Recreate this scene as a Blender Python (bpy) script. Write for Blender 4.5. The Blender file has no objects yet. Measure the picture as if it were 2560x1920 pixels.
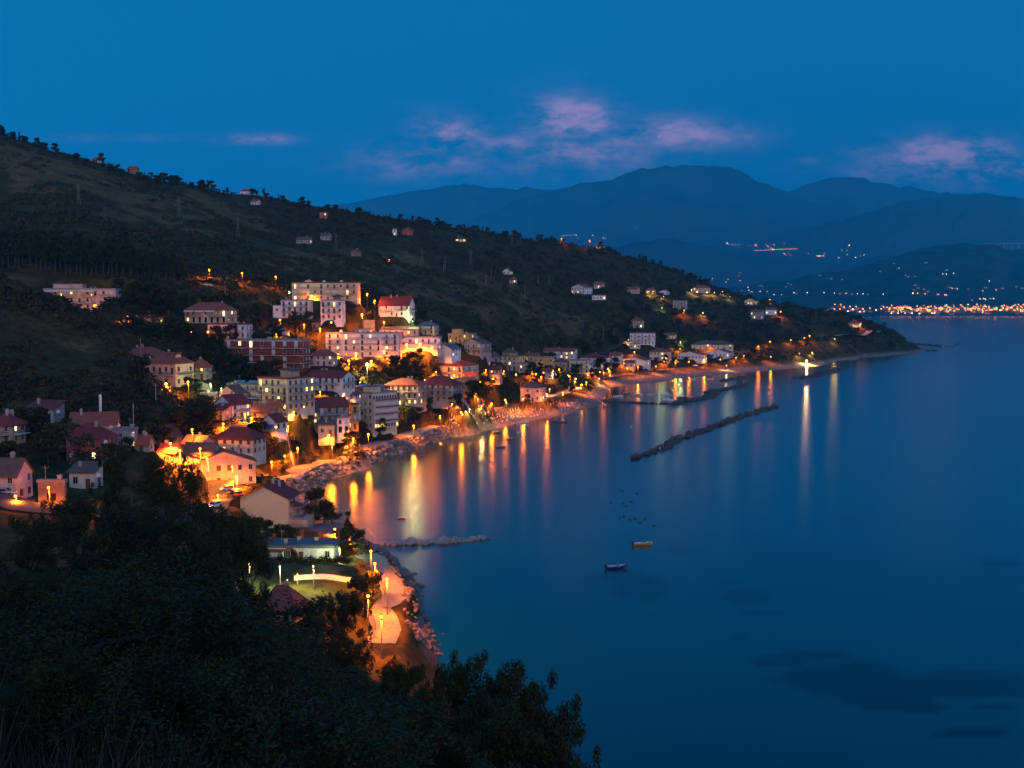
# dusk over a village in a bay: every object is built where it stands, in metres; the camera is 60 m above the sea
SEA_CLEAR = (.002, .056, .064); SEA_WEED = (.0005, .003, .014)
SKY0 = (.001, .21, .52); SKY1 = (.001, .21, .53); SKY2 = (.002, .185, .48); SKY3 = (.003, .15, .41); SKY4 = (.01, .21, .74)
GLOW0 = (.95, .62, .62); GLOW1 = (.62, .48, .62); GLOW2 = (.12, .28, .74)
CLOUD_A = (.10, .22, .52); CLOUD_B = (.60, .40, .74)
SKY_NISHITA = .002; SUN_EL = 1.0; SUN_ROT = 180; SUN_E = .7; SUN_AZ = 12; SUN_EL2 = 15
LAMP_GAIN = 4.8; FAR_GAIN = .3; HAZE = 6.2e-5; SEA_ROUGH = .22; HAZE_COL = (.015, .66, 1.0); EXPOSURE = 0.0

import bpy, math, random
import numpy as np
from mathutils import Vector, Matrix
R = math.radians
rnd = random.Random(7)
C = bpy.context.scene.collection
SC = bpy.context.scene
FPX, PITCH, CAMZ = 2745.0, math.atan(195 / 2745.0), 60.0
CP, SP = math.cos(PITCH), math.sin(PITCH)

# ------------------------------------------------------------------ geometry of the view: photo measurements -> metres
def ray(px, py):
    v = -(py - 960) / FPX
    y = CP + v * SP
    return (px - 1280) / FPX / y, (-SP + v * CP) / y          # x per metre of depth, z per metre of depth

def at(px, py, Y):
    a, b = ray(px, py)
    return Vector((a * Y, Y, CAMZ + b * Y))

def at_z(px, py, z):
    a, b = ray(px, py)
    return at(px, py, (z - CAMZ) / b)

def to_px(x, y, z):
    f = y * CP - (z - CAMZ) * SP
    u = y * SP + (z - CAMZ) * CP
    return 1280 + FPX * x / f, 960 - FPX * u / f

# ------------------------------------------------------------------ noise
def _h(ix, iy, seed):
    n = (ix.astype(np.int64) * 374761393 + iy.astype(np.int64) * 668265263 + seed * 974711) & 0x7fffffff
    n = ((n ^ (n >> 13)) * 1274126177) & 0x7fffffff
    return ((n ^ (n >> 16)) & 0xffff) / 65535.0

def vnoise(x, y, seed=0):
    ix, iy = np.floor(x), np.floor(y)
    fx, fy = x - ix, y - iy
    fx, fy = fx * fx * (3 - 2 * fx), fy * fy * (3 - 2 * fy)
    a, b = _h(ix, iy, seed), _h(ix + 1, iy, seed)
    c, d = _h(ix, iy + 1, seed), _h(ix + 1, iy + 1, seed)
    return (a * (1 - fx) + b * fx) * (1 - fy) + (c * (1 - fx) + d * fx) * fy

def fbm(x, y, oct=4, seed=0):
    s, a, t = 0.0, 1.0, 0.0
    for k in range(oct):
        s = s + a * vnoise(x * 2 ** k, y * 2 ** k, seed + k * 17)
        t += a; a *= .5
    return s / t

def smooth(a, b, x):
    t = np.clip((x - a) / (b - a), 0, 1)
    return t * t * (3 - 2 * t)

# ------------------------------------------------------------------ mesh building
def mesh_np(name, V, F, mats, mi=None, smooth_=False):
    me = bpy.data.meshes.new(name)
    V = np.asarray(V, np.float32); F = np.asarray(F, np.int32)
    n, k = F.shape
    me.vertices.add(len(V)); me.vertices.foreach_set('co', V.ravel())
    me.loops.add(n * k); me.loops.foreach_set('vertex_index', F.ravel())
    me.polygons.add(n)
    me.polygons.foreach_set('loop_start', np.arange(0, n * k, k, dtype=np.int32))
    me.polygons.foreach_set('loop_total', np.full(n, k, np.int32))
    if mi is not None: me.polygons.foreach_set('material_index', np.asarray(mi, np.int32))
    if smooth_: me.polygons.foreach_set('use_smooth', np.ones(n, bool))
    for m in mats: me.materials.append(m)
    me.update(calc_edges=True); me.validate()
    return me

class MB:
    def __init__(s): s.v, s.f, s.m = [], [], []
    def add(s, vs, fs, m=0):
        b = len(s.v); s.v += [tuple(v) for v in vs]; s.f += [tuple(i + b for i in f) for f in fs]; s.m += [m] * len(fs)
        return s
    def box(s, x0, x1, y0, y1, z0, z1, m=0):
        return s.add([(x0, y0, z0), (x1, y0, z0), (x1, y1, z0), (x0, y1, z0), (x0, y0, z1), (x1, y0, z1), (x1, y1, z1), (x0, y1, z1)],
                     [(0, 3, 2, 1), (4, 5, 6, 7), (0, 1, 5, 4), (1, 2, 6, 5), (2, 3, 7, 6), (3, 0, 4, 7)], m)
    def prism(s, poly, axis, a, b, m=0):
        """extrude a 2D outline along an axis: 'x' outline is (y,z), 'y' outline is (x,z), 'z' outline is (x,y)"""
        def P(p, t): return {'x': (t, p[0], p[1]), 'y': (p[0], t, p[1]), 'z': (p[0], p[1], t)}[axis]
        n = len(poly)
        return s.add([P(p, a) for p in poly] + [P(p, b) for p in poly],
                     [tuple(range(n))[::-1], tuple(range(n, 2 * n))] + [(i, (i + 1) % n, n + (i + 1) % n, n + i) for i in range(n)], m)
    def tube(s, pts, rad, n=6, m=0):
        pts = [Vector(p) for p in pts]; vs = []; fs = []
        if not hasattr(rad, '__len__'): rad = [rad] * len(pts)
        for i, p in enumerate(pts):
            d = (pts[min(i + 1, len(pts) - 1)] - pts[max(i - 1, 0)]).normalized()
            a = d.orthogonal().normalized(); b = d.cross(a)
            for k in range(n):
                t = 2 * math.pi * k / n
                vs.append(p + rad[i] * (a * math.cos(t) + b * math.sin(t)))
        for i in range(len(pts) - 1):
            for k in range(n):
                fs.append((i * n + k, i * n + (k + 1) % n, (i + 1) * n + (k + 1) % n, (i + 1) * n + k))
        fs += [tuple(range(n))[::-1], tuple(range((len(pts) - 1) * n, len(pts) * n))]
        return s.add(vs, fs, m)
    def ball(s, c, r, m=0, sub=1, sc=(1, 1, 1), jit=0, rg=rnd):
        t = (1 + 5 ** .5) / 2
        vs = [Vector(v).normalized() for v in [(-1, t, 0), (1, t, 0), (-1, -t, 0), (1, -t, 0), (0, -1, t), (0, 1, t), (0, -1, -t), (0, 1, -t), (t, 0, -1), (t, 0, 1), (-t, 0, -1), (-t, 0, 1)]]
        fs = [(0, 11, 5), (0, 5, 1), (0, 1, 7), (0, 7, 10), (0, 10, 11), (1, 5, 9), (5, 11, 4), (11, 10, 2), (10, 7, 6), (7, 1, 8), (3, 9, 4), (3, 4, 2), (3, 2, 6), (3, 6, 8), (3, 8, 9), (4, 9, 5), (2, 4, 11), (6, 2, 10), (8, 6, 7), (9, 8, 1)]
        for _ in range(sub):
            mid, nf = {}, []
            def mp(i, j):
                k = (min(i, j), max(i, j))
                if k not in mid: vs.append((vs[i] + vs[j]).normalized()); mid[k] = len(vs) - 1
                return mid[k]
            for a, b, c_ in fs:
                x, y, z = mp(a, b), mp(b, c_), mp(c_, a)
                nf += [(a, x, z), (b, y, x), (c_, z, y), (x, y, z)]
            fs = nf
        out = []
        for v in vs:
            q = r * (1 + (rg.uniform(-jit, jit) if jit else 0))
            out.append((c[0] + v.x * q * sc[0], c[1] + v.y * q * sc[1], c[2] + v.z * q * sc[2]))
        return s.add(out, fs, m)
    def data(s, name, mats, sm=False):
        me = bpy.data.meshes.new(name)
        me.from_pydata(s.v, [], s.f)
        for m in (mats if isinstance(mats, (list, tuple)) else [mats]): me.materials.append(m)
        me.polygons.foreach_set('material_index', s.m)
        if sm: me.polygons.foreach_set('use_smooth', [True] * len(s.f))
        me.update()
        return me
    def obj(s, name, mats, parent=None, sm=False):
        return link(name, s.data(name, mats, sm), parent)

def link(name, data, parent=None, loc=None, rot=None, scale=None):
    o = bpy.data.objects.new(name, data); C.objects.link(o)
    if parent is not None: o.parent = parent
    if loc is not None: o.location = loc
    if rot is not None: o.rotation_euler = rot if hasattr(rot, '__len__') else (0, 0, rot)
    if scale is not None: o.scale = scale if hasattr(scale, '__len__') else (scale,) * 3
    return o

def tag(o, label, cat, group=None):
    o['label'] = label; o['category'] = cat
    if group: o['group'] = group
    return o

def thing(name, label, cat, loc=(0, 0, 0), rz=0, group=None):
    return tag(link(name, None, None, loc, rz), label, cat, group)

def kind(o, k): o['kind'] = k; return o

KIDS = {}
def kids(root, *parts):
    KIDS[root.name] = list(parts); return root

def dup(root, loc, rz=0, scale=None):
    """a copy of a thing, its parts and their sub-parts"""
    r = root.copy(); C.objects.link(r); r.location = loc; r.rotation_euler = rz if hasattr(rz, '__len__') else (0, 0, rz)
    if scale is not None: r.scale = scale if hasattr(scale, '__len__') else (scale,) * 3
    for ch in KIDS.get(root.name, []):
        c = ch.copy(); C.objects.link(c); c.parent = r
        for g in KIDS.get(ch.name, []):
            d = g.copy(); C.objects.link(d); d.parent = c
    return r

# ------------------------------------------------------------------ materials
def nodes(name):
    m = bpy.data.materials.new(name); m.use_nodes = True
    nt = m.node_tree; nt.nodes.clear()
    return m, nt, nt.nodes.new('ShaderNodeOutputMaterial')

def N(nt, typ, **kw):
    n = nt.nodes.new(typ)
    for k, v in kw.items():
        if k in n.inputs.keys() if isinstance(k, str) else False: n.inputs[k].default_value = v
        else: setattr(n, k, v)
    return n

def noise(nt, scale, vec=None, detail=3, rough=.55):
    n = nt.nodes.new('ShaderNodeTexNoise')
    n.inputs['Scale'].default_value = scale; n.inputs['Detail'].default_value = detail; n.inputs['Roughness'].default_value = rough
    if vec is not None: nt.links.new(vec, n.inputs['Vector'])
    return n.outputs['Fac']

def ramp(nt, fac, stops):
    n = nt.nodes.new('ShaderNodeValToRGB'); e = n.color_ramp.elements
    while len(e) < len(stops): e.new(.5)
    for k, (p, c) in enumerate(stops):
        e[k].position = p; e[k].color = (*c, 1)
    nt.links.new(fac, n.inputs['Fac'])
    return n.outputs['Color']

def mixc(nt, fac, a, b, typ='MIX'):
    n = nt.nodes.new('ShaderNodeMix'); n.data_type = 'RGBA'; n.blend_type = typ
    for sock, val in ((n.inputs['Factor'], fac), (n.inputs['A'], a), (n.inputs['B'], b)) if False else ((n.inputs[0], fac), (n.inputs[6], a), (n.inputs[7], b)):
        if hasattr(val, 'links') or hasattr(val, 'is_linked'): nt.links.new(val, sock)
        else: sock.default_value = (*val, 1) if hasattr(val, '__len__') else val
    return n.outputs[2]

def math_(nt, op, a, b=None, c=None, clamp=False):
    n = nt.nodes.new('ShaderNodeMath'); n.operation = op; n.use_clamp = clamp
    for k, v in enumerate((a, b, c)):
        if v is None: continue
        if hasattr(v, 'is_linked'): nt.links.new(v, n.inputs[k])
        else: n.inputs[k].default_value = v
    return n.outputs[0]

def principled(nt, out, rough=.8, spec=.3, metal=0):
    p = nt.nodes.new('ShaderNodeBsdfPrincipled')
    p.inputs['Roughness'].default_value = rough; p.inputs['Specular IOR Level'].default_value = spec; p.inputs['Metallic'].default_value = metal
    nt.links.new(p.outputs[0], out.inputs['Surface'])
    return p

MATS = {}
def mat(name, col, rough=.8, var=.25, scale=.6, spec=.3, fine=0, metal=0, bump=0, obrand=0):
    """plain surface with blotchy weathering (world-space noise) and an optional per-object tint"""
    if name in MATS: return MATS[name]
    m, nt, out = nodes(name)
    p = principled(nt, out, rough, spec, metal)
    g = nt.nodes.new('ShaderNodeNewGeometry').outputs['Position']
    f = noise(nt, scale, g, 5, .65)
    lo = tuple(c * (1 - var) for c in col); hi = tuple(min(1, c * (1 + var)) for c in col)
    c = ramp(nt, f, [(.3, lo), (.7, hi)])
    if fine:
        f2 = noise(nt, fine, g, 2)
        c = mixc(nt, .35, c, ramp(nt, f2, [(.35, tuple(q * .45 for q in col)), (.65, tuple(min(1, q * 1.4) for q in col))]))
    if obrand:
        r = nt.nodes.new('ShaderNodeObjectInfo').outputs['Random']
        c = mixc(nt, 1.0, c, ramp(nt, r, [(0, (1 - obrand,) * 3), (1, (1, 1, 1 - obrand * .5))]), 'MULTIPLY')
    nt.links.new(c, p.inputs['Base Color'])
    if bump:
        b = nt.nodes.new('ShaderNodeBump'); b.inputs['Strength'].default_value = bump; b.inputs['Distance'].default_value = .1
        nt.links.new(noise(nt, scale * 6, g, 4), b.inputs['Height']); nt.links.new(b.outputs[0], p.inputs['Normal'])
    MATS[name] = m
    return m

def glow(name, col, strength, sample=True):
    if name in MATS: return MATS[name]
    m, nt, out = nodes(name)
    e = nt.nodes.new('ShaderNodeEmission'); e.inputs['Color'].default_value = (*col, 1); e.inputs['Strength'].default_value = strength
    nt.links.new(e.outputs[0], out.inputs['Surface'])
    m.cycles.emission_sampling = 'FRONT' if sample else 'NONE'
    MATS[name] = m
    return m

def tile_mat(name, col):
    """roof tiles: ribs running down the slope in the part's own space"""
    if name in MATS: return MATS[name]
    m, nt, out = nodes(name)
    p = principled(nt, out, .85, .2)
    tc = nt.nodes.new('ShaderNodeTexCoord').outputs['Object']
    w = nt.nodes.new('ShaderNodeTexWave'); w.inputs['Scale'].default_value = 1.1; w.inputs['Distortion'].default_value = 1.2; w.inputs['Detail'].default_value = 2
    nt.links.new(tc, w.inputs['Vector'])
    g = nt.nodes.new('ShaderNodeNewGeometry').outputs['Position']
    c = ramp(nt, noise(nt, .5, g, 5, .7), [(.3, tuple(q * .55 for q in col)), (.7, tuple(q * 1.25 for q in col))])
    c = mixc(nt, .35, c, ramp(nt, w.outputs['Fac'], [(.2, tuple(q * .4 for q in col)), (.7, tuple(q * 1.2 for q in col))]))
    nt.links.new(c, p.inputs['Base Color'])
    MATS[name] = m
    return m

def leaf_mat(name, dark, light, scale=.5, rough=.7):
    if name in MATS: return MATS[name]
    m, nt, out = nodes(name)
    p = principled(nt, out, rough, .15)
    g = nt.nodes.new('ShaderNodeNewGeometry').outputs['Position']
    c = ramp(nt, noise(nt, scale, g, 4, .7), [(.32, dark), (.68, light)])
    r = nt.nodes.new('ShaderNodeObjectInfo').outputs['Random']
    c = mixc(nt, 1.0, c, ramp(nt, r, [(0, (.6, .66, .6)), (.5, (1, 1, 1)), (1, (1.0, .9, .6))]), 'MULTIPLY')
    nt.links.new(c, p.inputs['Base Color'])
    MATS[name] = m
    return m

# ------------------------------------------------------------------ the buildings, measured in the photograph
# phrase, left, right, eave row, base row, depth m, turn, depth/width, roof, roof rise m, wall, roof colour, storeys, options, label
HOUSES = [
 ('the long peach apartments', 736,897,708,752,590,0,.35,'flat',0,'peach','rust',3,'bal lit3 gablet tanks cols10','long three storey peach apartment building topmost in the village with lit windows'),
 ('the stepped white house', 708,778,752,795,560,0,.7,'flat',0,'white','flat',3,'bal shut annex','white three storey house with red shutters below the long peach apartments'),
 ('the twin white house', 806,860,752,800,556,0,.9,'flat',0,'white','flat',3,'bal shut pavilion','narrow white house with roof terrace and lit ground floor beside the stepped white house'),
 ('the chalet', 948,1036,762,792,595,-14,.5,'gx',4.5,'white','rust',2,'bal','white chalet with big red gable roof above the stone retaining wall'),
 ('the arched villa', 466,590,774,808,500,-14,.45,'hip',3.2,'peach','terra',2,'bal awn arch','peach villa with cream awnings, arched openings and hip roof among trees'),
 ('the red edged white house', 523,629,812,848,488,-10,.4,'flat',0,'white','rust',2,'bal stair','white two storey house with dark red flat roof edge under the arched villa'),
 ('the brick apartments', 560,776,852,926,470,-12,.26,'flat',0,'brick','flat',4,'bal band shut cols7 lit2','long dark red brick apartment block with white bands and white shutters'),
 ('the grey terrace house', 782,857,806,842,560,-6,.5,'shed',1.5,'tan','brown',2,'bal shut','grey two storey house with rusty lean-to roof behind the white apartments'),
 ('the white apartments', 817,1003,834,892,545,-4,.22,'flat',0,'white','flat',4,'bal cols9 lit2 tanks','long white four storey apartment block glowing orange from the street below'),
 ('the blue doored bungalow', 968,1036,807,823,605,0,.5,'flat',0,'white','flat',1,'cols4','low white flat roofed bungalow with blue doors above the white apartments'),
 ('the grey roofed yellow house', 1043,1096,813,837,612,-18,.6,'hip',2,'yellow','slate',2,'bal','pale yellow house with grey hip roof at the upper edge of the village'),
 ('the low veranda row', 955,1046,824,839,582,0,.4,'shed',1.2,'pink','brown',1,'lit1 cols6','low row with rusty veranda roof just above the white apartments'),
 ('the lit terrace restaurant', 1004,1103,844,876,562,-6,.5,'flat',0,'white','flat',2,'bal lit5 pergola cols6','white terraced building with brightly lit pergola next to the white apartments'),
 ('the ochre flat house', 1121,1191,836,858,605,-16,.6,'flat',0,'ochre','flat',2,'pent lit1','ochre flat roofed house with a small roof hut at the village edge'),
 ('the grey gabled house', 1153,1228,858,888,600,-30,.8,'gy',2.6,'stone','brown',2,'bal','grey plaster house with wide gable below the dry slope'),
 ('the white gable cottage', 1091,1152,871,892,566,-34,.8,'gy',2.3,'white','slate',2,'','bright white cottage with plain gable wall beside the grey gabled house'),
 ('the pink bungalow', 776,843,888,915,482,-8,.7,'hip',2.2,'pink','terra',2,'shut','pale pink bungalow with red hip roof beside the end of the brick apartments'),
 ('the cream bungalow', 945,1006,898,912,542,-8,.6,'hip',2,'cream','brown',1,'cols4','low cream bungalow with brown hip roof beneath the white apartments'),
 ('the hillside apartments', 119,304,724,792,530,-3,.28,'flat',0,'pink','flat',4,'bal pent awn cols9 lit2','four storey pale pink apartment block half hidden by the dark spur of the hill'),
 ('the half hidden bungalow', 314,421,796,814,482,0,.35,'flat',0,'pink','rust',1,'cols5 lit1','low pale house with flat rusty roof rising behind the dark spur'),
 ('the small salmon house', 433,470,812,840,470,0,.8,'flat',0,'pink','flat',2,'bal','small salmon house squeezed between trees below the arched villa'),
 ('the big peach villa', 368,482,907,968,385,-24,.7,'hip',3.4,'peach','terra',2,'bal shut dormer','large peach villa with red hip roof on the shoulder of the dark spur'),
 ('the rear red roofs', 314,416,886,904,412,-10,.6,'hip',2.6,'cream','terra',1,'','cream house with broad red hip roof just behind the big peach villa'),
 ('the brown annex', 480,528,916,950,402,-14,.8,'hip',2.6,'tan','terra',2,'bal','tan house with red hip roof adjoining the big peach villa on its seaward side'),
 ('the shed on the spur', 280,330,895,918,392,-38,.8,'gy',1.6,'stone','brown',1,'','small grey gabled shed standing lowest behind the crest of the dark spur'),
 ('the tan palazzo', 650,784,948,1028,382,-30,1.05,'flat',0,'cream','rust',4,'bal shut tower lit2','tall cream palazzo with hip roofed rooftop tower and dark shutters'),
 ('the white house with skylights', 765,886,943,978,430,-22,.6,'gx',2.2,'white','rust',2,'bal','white house with long red gable roof and skylights behind the tan palazzo'),
 ('the arcaded hotel', 897,992,984,1072,452,46,.75,'flat',0,'cream','flat',5,'arcade pent','beige five storey hotel with white arched arcades and red balcony rails facing the sea'),
 ('the brown roofed house', 798,900,986,1034,436,-8,.5,'hip',2.6,'white','brown',3,'shut','white house under a wide brown hip roof abutting the arcaded hotel'),
 ('the weathered gable house', 779,872,1016,1078,412,26,.7,'gx',3,'stone','rust',3,'bal arch','weathered grey house with dark red roof and arched loggia in front of the arcaded hotel'),
 ('the crumbling terrace house', 715,800,1032,1062,398,18,.7,'shed',2,'tan','brown',2,'','crumbling tan house with sloping brown roof before the weathered gable house'),
 ('the pink gable house', 550,616,981,1014,384,-26,.8,'gy',2.4,'pink','brown',2,'','pink house with blank gable wall behind the tall white gable house'),
 ('the solar roof house', 570,668,962,990,398,-12,.5,'flat',0,'stone','slate',2,'panels bal','grey house with pale solar panels on its flat roof'),
 ('the tall white gable house', 537,628,1010,1068,356,-38,.85,'gy',2.8,'white','rust',3,'bal','tall white gable house lit orange on its street side'),
 ('the lean-to house', 531,577,1026,1052,350,-24,.8,'shed',1.6,'tan','rust',2,'','narrow tan house with red lean-to roof leaning on the tall white gable house'),
 ('the orange street row', 628,707,1027,1060,370,-16,.6,'gx',2,'ochre','terra',2,'bal','row of orange lit street houses with red gable roof beside the white barn'),
 ('the white barn', 656,716,1053,1080,358,-30,.9,'gy',2.2,'white','rust',1,'awnblue','plain white barn with shallow gable and blue awning'),
 ('the dark red villa', 537,662,1097,1138,332,-16,.6,'hip',3,'cream','rust',2,'shut','cream villa with dark red hip roof and chimney beside the round dark tree'),
 ('the low pink house', 456,536,1110,1130,322,-26,.7,'gx',2.2,'pink','brown',1,'','low pink house with brown gable roof between the street lamps'),
 ('the orange warehouse', 470,644,1158,1220,308,20,.55,'gy',3.2,'peach','brown',2,'','large peach warehouse with broad shallow gable roof by the orange lit street'),
 ('the tiled depot', 345,500,1160,1182,292,8,.5,'hip',2.4,'ochre','brown',1,'','low ochre depot with wide brown roof behind the foreground pines'),
 ('the yellow gable house', 612,742,1244,1338,285,-5,.8,'gy',3.2,'yellow','rust',3,'awn2 seaside','tall pale yellow house with blank gable wall at the water edge'),
 ('the white seaside house', 678,848,1370,1404,237,-3,.5,'flat',0,'white','slate',1,'archway deck','low white seaside house with grey roof deck and brick arched doorway'),
 ('the red house', 174,285,1092,1156,272,-16,.7,'hip',3,'red','rust',2,'dish','deep red house with hip roof and satellite dish on the dark hillside'),
 ('the grey house behind red', 178,298,1058,1100,292,14,.5,'gx',2.6,'stone','terra',2,'stack','grey house with red gable roof and tall white chimney right behind the red house'),
 ('the grey block', 289,339,1077,1124,281,-10,1,'flat',0,'stone','flat',2,'','blank grey block house adjoining the red house'),
 ('the double garage', 75,152,1022,1058,302,-4,.8,'shed',1.6,'stone','rust',2,'garage','stone double garage with dark open bays and sloping red roof'),
 ('the tan end house', -20,56,1060,1112,255,-10,.8,'hip',2.2,'tan','rust',2,'bal','tan house with orange door cut by the picture edge beside the double garage'),
 ('the pale pink end house', -40,70,1184,1252,206,-6,.7,'gx',2.6,'pink','brown',2,'','pale pink house with brown roof cut by the edge of the picture above bare twigs'),
 ('the small cream house', 183,250,1180,1222,232,-4,.8,'shed',1.4,'cream','brown',1,'','small cream house with sloping tile roof peeping over the foreground trees'),
 ('the brick yard wall', 97,167,1206,1262,207,-4,.15,'flat',0,'brickold','flat',1,'blind','old brick yard building lit by a single street lamp'),
 ('the red roofed hut', 338,382,1106,1130,284,-8,.7,'gx',1.8,'stone','terra',1,'','small hut with red roof past the grey block'),
 ('the hidden red roof house', 648,768,1520,1558,176,-14,.7,'hip',3,'peach','terra',1,'','house with peach walls and red hip roof almost buried in the foreground trees'),
 ('the sea view house', 1063,1196,914,948,562,-26,.8,'hip',3,'cream','rust',2,'bal lit3','large cream house with dark red hip roof in the middle of the village'),
 ('the red mansard house', 1046,1158,962,1004,512,-20,.7,'hip',3.6,'stone','rust',3,'bal shut','grey three storey house with big dark red roof next to the orange lit house'),
 ('the orange lit house', 963,1066,962,1014,500,-16,.7,'hip',2.6,'peach','terra',3,'bal lit2 shut','three storey house glowing orange with balconies beside the arcaded hotel'),
 ('the dark red terrace', 880,974,970,992,470,-8,.5,'flat',0,'red','slate',2,'panels','dark red flat roofed house with skylights behind the arcaded hotel'),
 ('the pink seaside villa', 1301,1366,968,1004,606,-24,.8,'hip',2.6,'pink','brown',2,'','square pink villa with brown hip roof standing alone among trees near the beach'),
 ('the peach tower house', 1246,1312,892,927,700,-30,.8,'flat',0,'peach','terra',3,'arch tower','peach house with arched windows and small red roofed tower'),
 ('the red roofed block', 1358,1444,878,907,840,-14,.5,'gx',2.2,'white','terra',3,'bal cols6','white block with straight red gable roof at the foot of the dry hill'),
 ('the tan flat house', 1333,1386,894,922,780,-6,.7,'flat',0,'ochre','flat',2,'','tan flat roofed house below the red roofed block'),
 ('the orange corner house', 1385,1422,904,932,800,-16,.8,'hip',2,'ochre','brown',2,'bal','orange corner house with small hip roof behind the plaza trees'),
 ('the cream corner block', 1422,1478,902,935,800,-10,.8,'flat',0,'cream','flat',3,'bal','cream corner block with rooftop plants by the plaza'),
 ('the wide white house', 1450,1524,894,922,860,-24,.7,'hip',3,'white','rust',2,'bal shut','wide white house with dark red hip roof behind the plaza'),
 ('the little gabled house', 1311,1350,889,905,800,-12,.7,'gx',1.8,'peach','terra',1,'','little peach house with red gable next to the red roofed block'),
 ('the low terrace row', 1196,1252,900,927,650,-8,.5,'gx',1.6,'stone','brown',2,'','low grey terrace row with brown roofs before the peach tower house'),
 ('the seafront white house', 1557,1627,899,917,905,-30,.7,'gy',2.6,'white','terra',1,'','white single storey house with red gable roof by the promenade trees'),
 ('the square tan villa', 1622,1680,879,901,962,-20,.9,'hip',3,'cream','terra',2,'shut','square tan villa with red hip roof and arched windows'),
 ('the white gabled villa', 1693,1768,886,899,1004,-28,.7,'gy',2.8,'white','terra',1,'','white gabled villa with red roof next to the square tan villa'),
 ('the long arcade house', 1726,1836,861,873,1062,-12,.5,'hip',3.4,'cream','brown',2,'arch cols7','long cream house with brown hip roof and a row of arches above the seafront'),
 ('the second white gable', 1768,1836,881,894,1012,-28,.7,'gy',2.8,'white','terra',1,'','low white gabled house directly below the long arcade house'),
 ('the salmon beach house', 1834,1868,884,894,1052,-14,.7,'gx',2.2,'peach','terra',1,'','small salmon house with red roof near the far beach'),
 ('the white terraced villa', 1573,1640,834,862,1000,-10,.6,'flat',0,'white','flat',3,'bal shut','white terraced villa with stacked balconies on the wooded slope'),
 ('the red roofed tower house', 1574,1611,802,820,1024,-14,.9,'hip',3,'cream','terra',2,'bal','tower like cream house with red hip roof above the white terraced villa'),
 ('the slope cottage', 1658,1692,838,847,1022,-22,.7,'gx',2,'peach','terra',1,'','little peach cottage with red roof in the woods past the white terraced villa'),
 ('the white hill villa', 1428,1481,718,735,1082,-36,.9,'gy',3,'white','terra',2,'','bright white hill villa with vivid red gable roof'),
 ('the second hill house', 1484,1512,711,722,1102,-16,.7,'gx',2.6,'pink','terra',1,'','small house with red roof close behind the white hill villa'),
 ('the chimney hill house', 1563,1600,723,734,1122,-22,.7,'gx',2.6,'peach','terra',1,'','peach hill house with red roof and white fence'),
 ('the lit hill house', 1613,1640,725,735,1122,-8,.7,'hip',2.4,'ochre','terra',1,'lit3','hill house with brightly lit front'),
 ('the white gable hill house', 1647,1675,729,737,1124,-20,.7,'gy',2.2,'white','brown',1,'','small white gabled house past the lit hill house'),
 ('the salmon hill villa', 1731,1776,719,733,1252,-8,.6,'hip',2.8,'peach','terra',2,'','salmon hill villa ringed by garden lamps near the end of the ridge'),
 ('the grey concrete house', 1681,1720,753,774,1102,-14,.8,'flat',0,'stone','flat',3,'bal','unfinished grey concrete house on the wooded slope'),
 ('the lilac bungalow', 1480,1514,739,750,1062,0,.5,'flat',0,'white','flat',1,'','low pale bungalow under the white hill villa'),
 ('the yellow gable hill house', 1860,1896,752,763,1252,-30,.8,'gy',3,'yellow','brown',1,'','pale yellow gabled house near the crest of the headland'),
 ('the stone farmhouse', 1875,1911,779,798,1182,-28,.9,'gx',2.4,'stone','brown',2,'','weathered stone farmhouse with brown roof below the yellow gable hill house'),
 ('the farm annex', 1912,1942,774,787,1204,-8,.6,'gx',2.2,'white','brown',1,'','white annex with brown roof beside the stone farmhouse'),
 ('the headland house', 2119,2153,808,819,1402,-12,.8,'hip',4.4,'cream','terra',1,'','house with pointed red hip roof among the trees of the headland'),
 ('the red tower', 800,819,533,546,1010,0,.8,'flat',0,'red','flat',2,'lit1','small square red tower house alone on the wooded hill'),
 ('the ridge white house', 982,992,574,590,1078,0,.8,'flat',0,'white','flat',2,'','narrow white house on the wooded hill beside the ridge red house'),
 ('the ridge red house', 1006,1032,576,588,1080,-22,.8,'hip',2.6,'red','terra',2,'','rose red house on the wooded hill beside the narrow white house'),
 ('the floodlit villa', 1139,1165,597,605,1102,0,.6,'hip',2,'yellow','brown',1,'lit3','yellow villa with lit front alone on the wooded hill'),
 ('the old farm', 742,780,598,610,930,-8,.5,'gx',2,'stone','brown',1,'','old stone farm with brown roof on the dry hill'),
 ('the roofless barn', 802,828,588,601,950,-14,.7,'gx',2,'stone','brown',1,'','grey barn with brown roof uphill from the old farm'),
 ('the ruin', 877,903,629,641,880,-24,.8,'gy',2,'brickold','brown',1,'','ruined farmhouse of bare masonry on the dry hill'),
 ('the white cabin', 1255,1281,678,686,1022,-14,.8,'gy',2.6,'white','brown',1,'','white gabled cabin on the dark slope between utility poles'),
 ('the pink cabin', 1274,1292,699,708,1002,-6,.8,'gx',1.6,'pink','brown',1,'','pale pink cabin below the white gabled cabin'),
 ('the crest villa', 231,257,377,386,925,-6,.6,'hip',2.4,'white','terra',1,'','villa with red roof on the crest of the high hill'),
 ('the crest farmhouse', 320,346,402,415,925,-10,.7,'gx',2.4,'brickold','terra',2,'','brick red farmhouse hidden in crest trees'),
 ('the rose crest house', 495,521,440,449,960,-8,.6,'hip',2,'pink','terra',1,'','rose coloured house on the crest between pines'),
 ('the white crest house', 602,633,477,487,1000,-8,.6,'hip',2.2,'white','terra',2,'','white house with red roof just below the crest'),
 ('the white slope house', 628,650,503,512,960,-20,.7,'gx',2,'white','terra',1,'','small white house with red roof downhill from the white crest house'),
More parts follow.
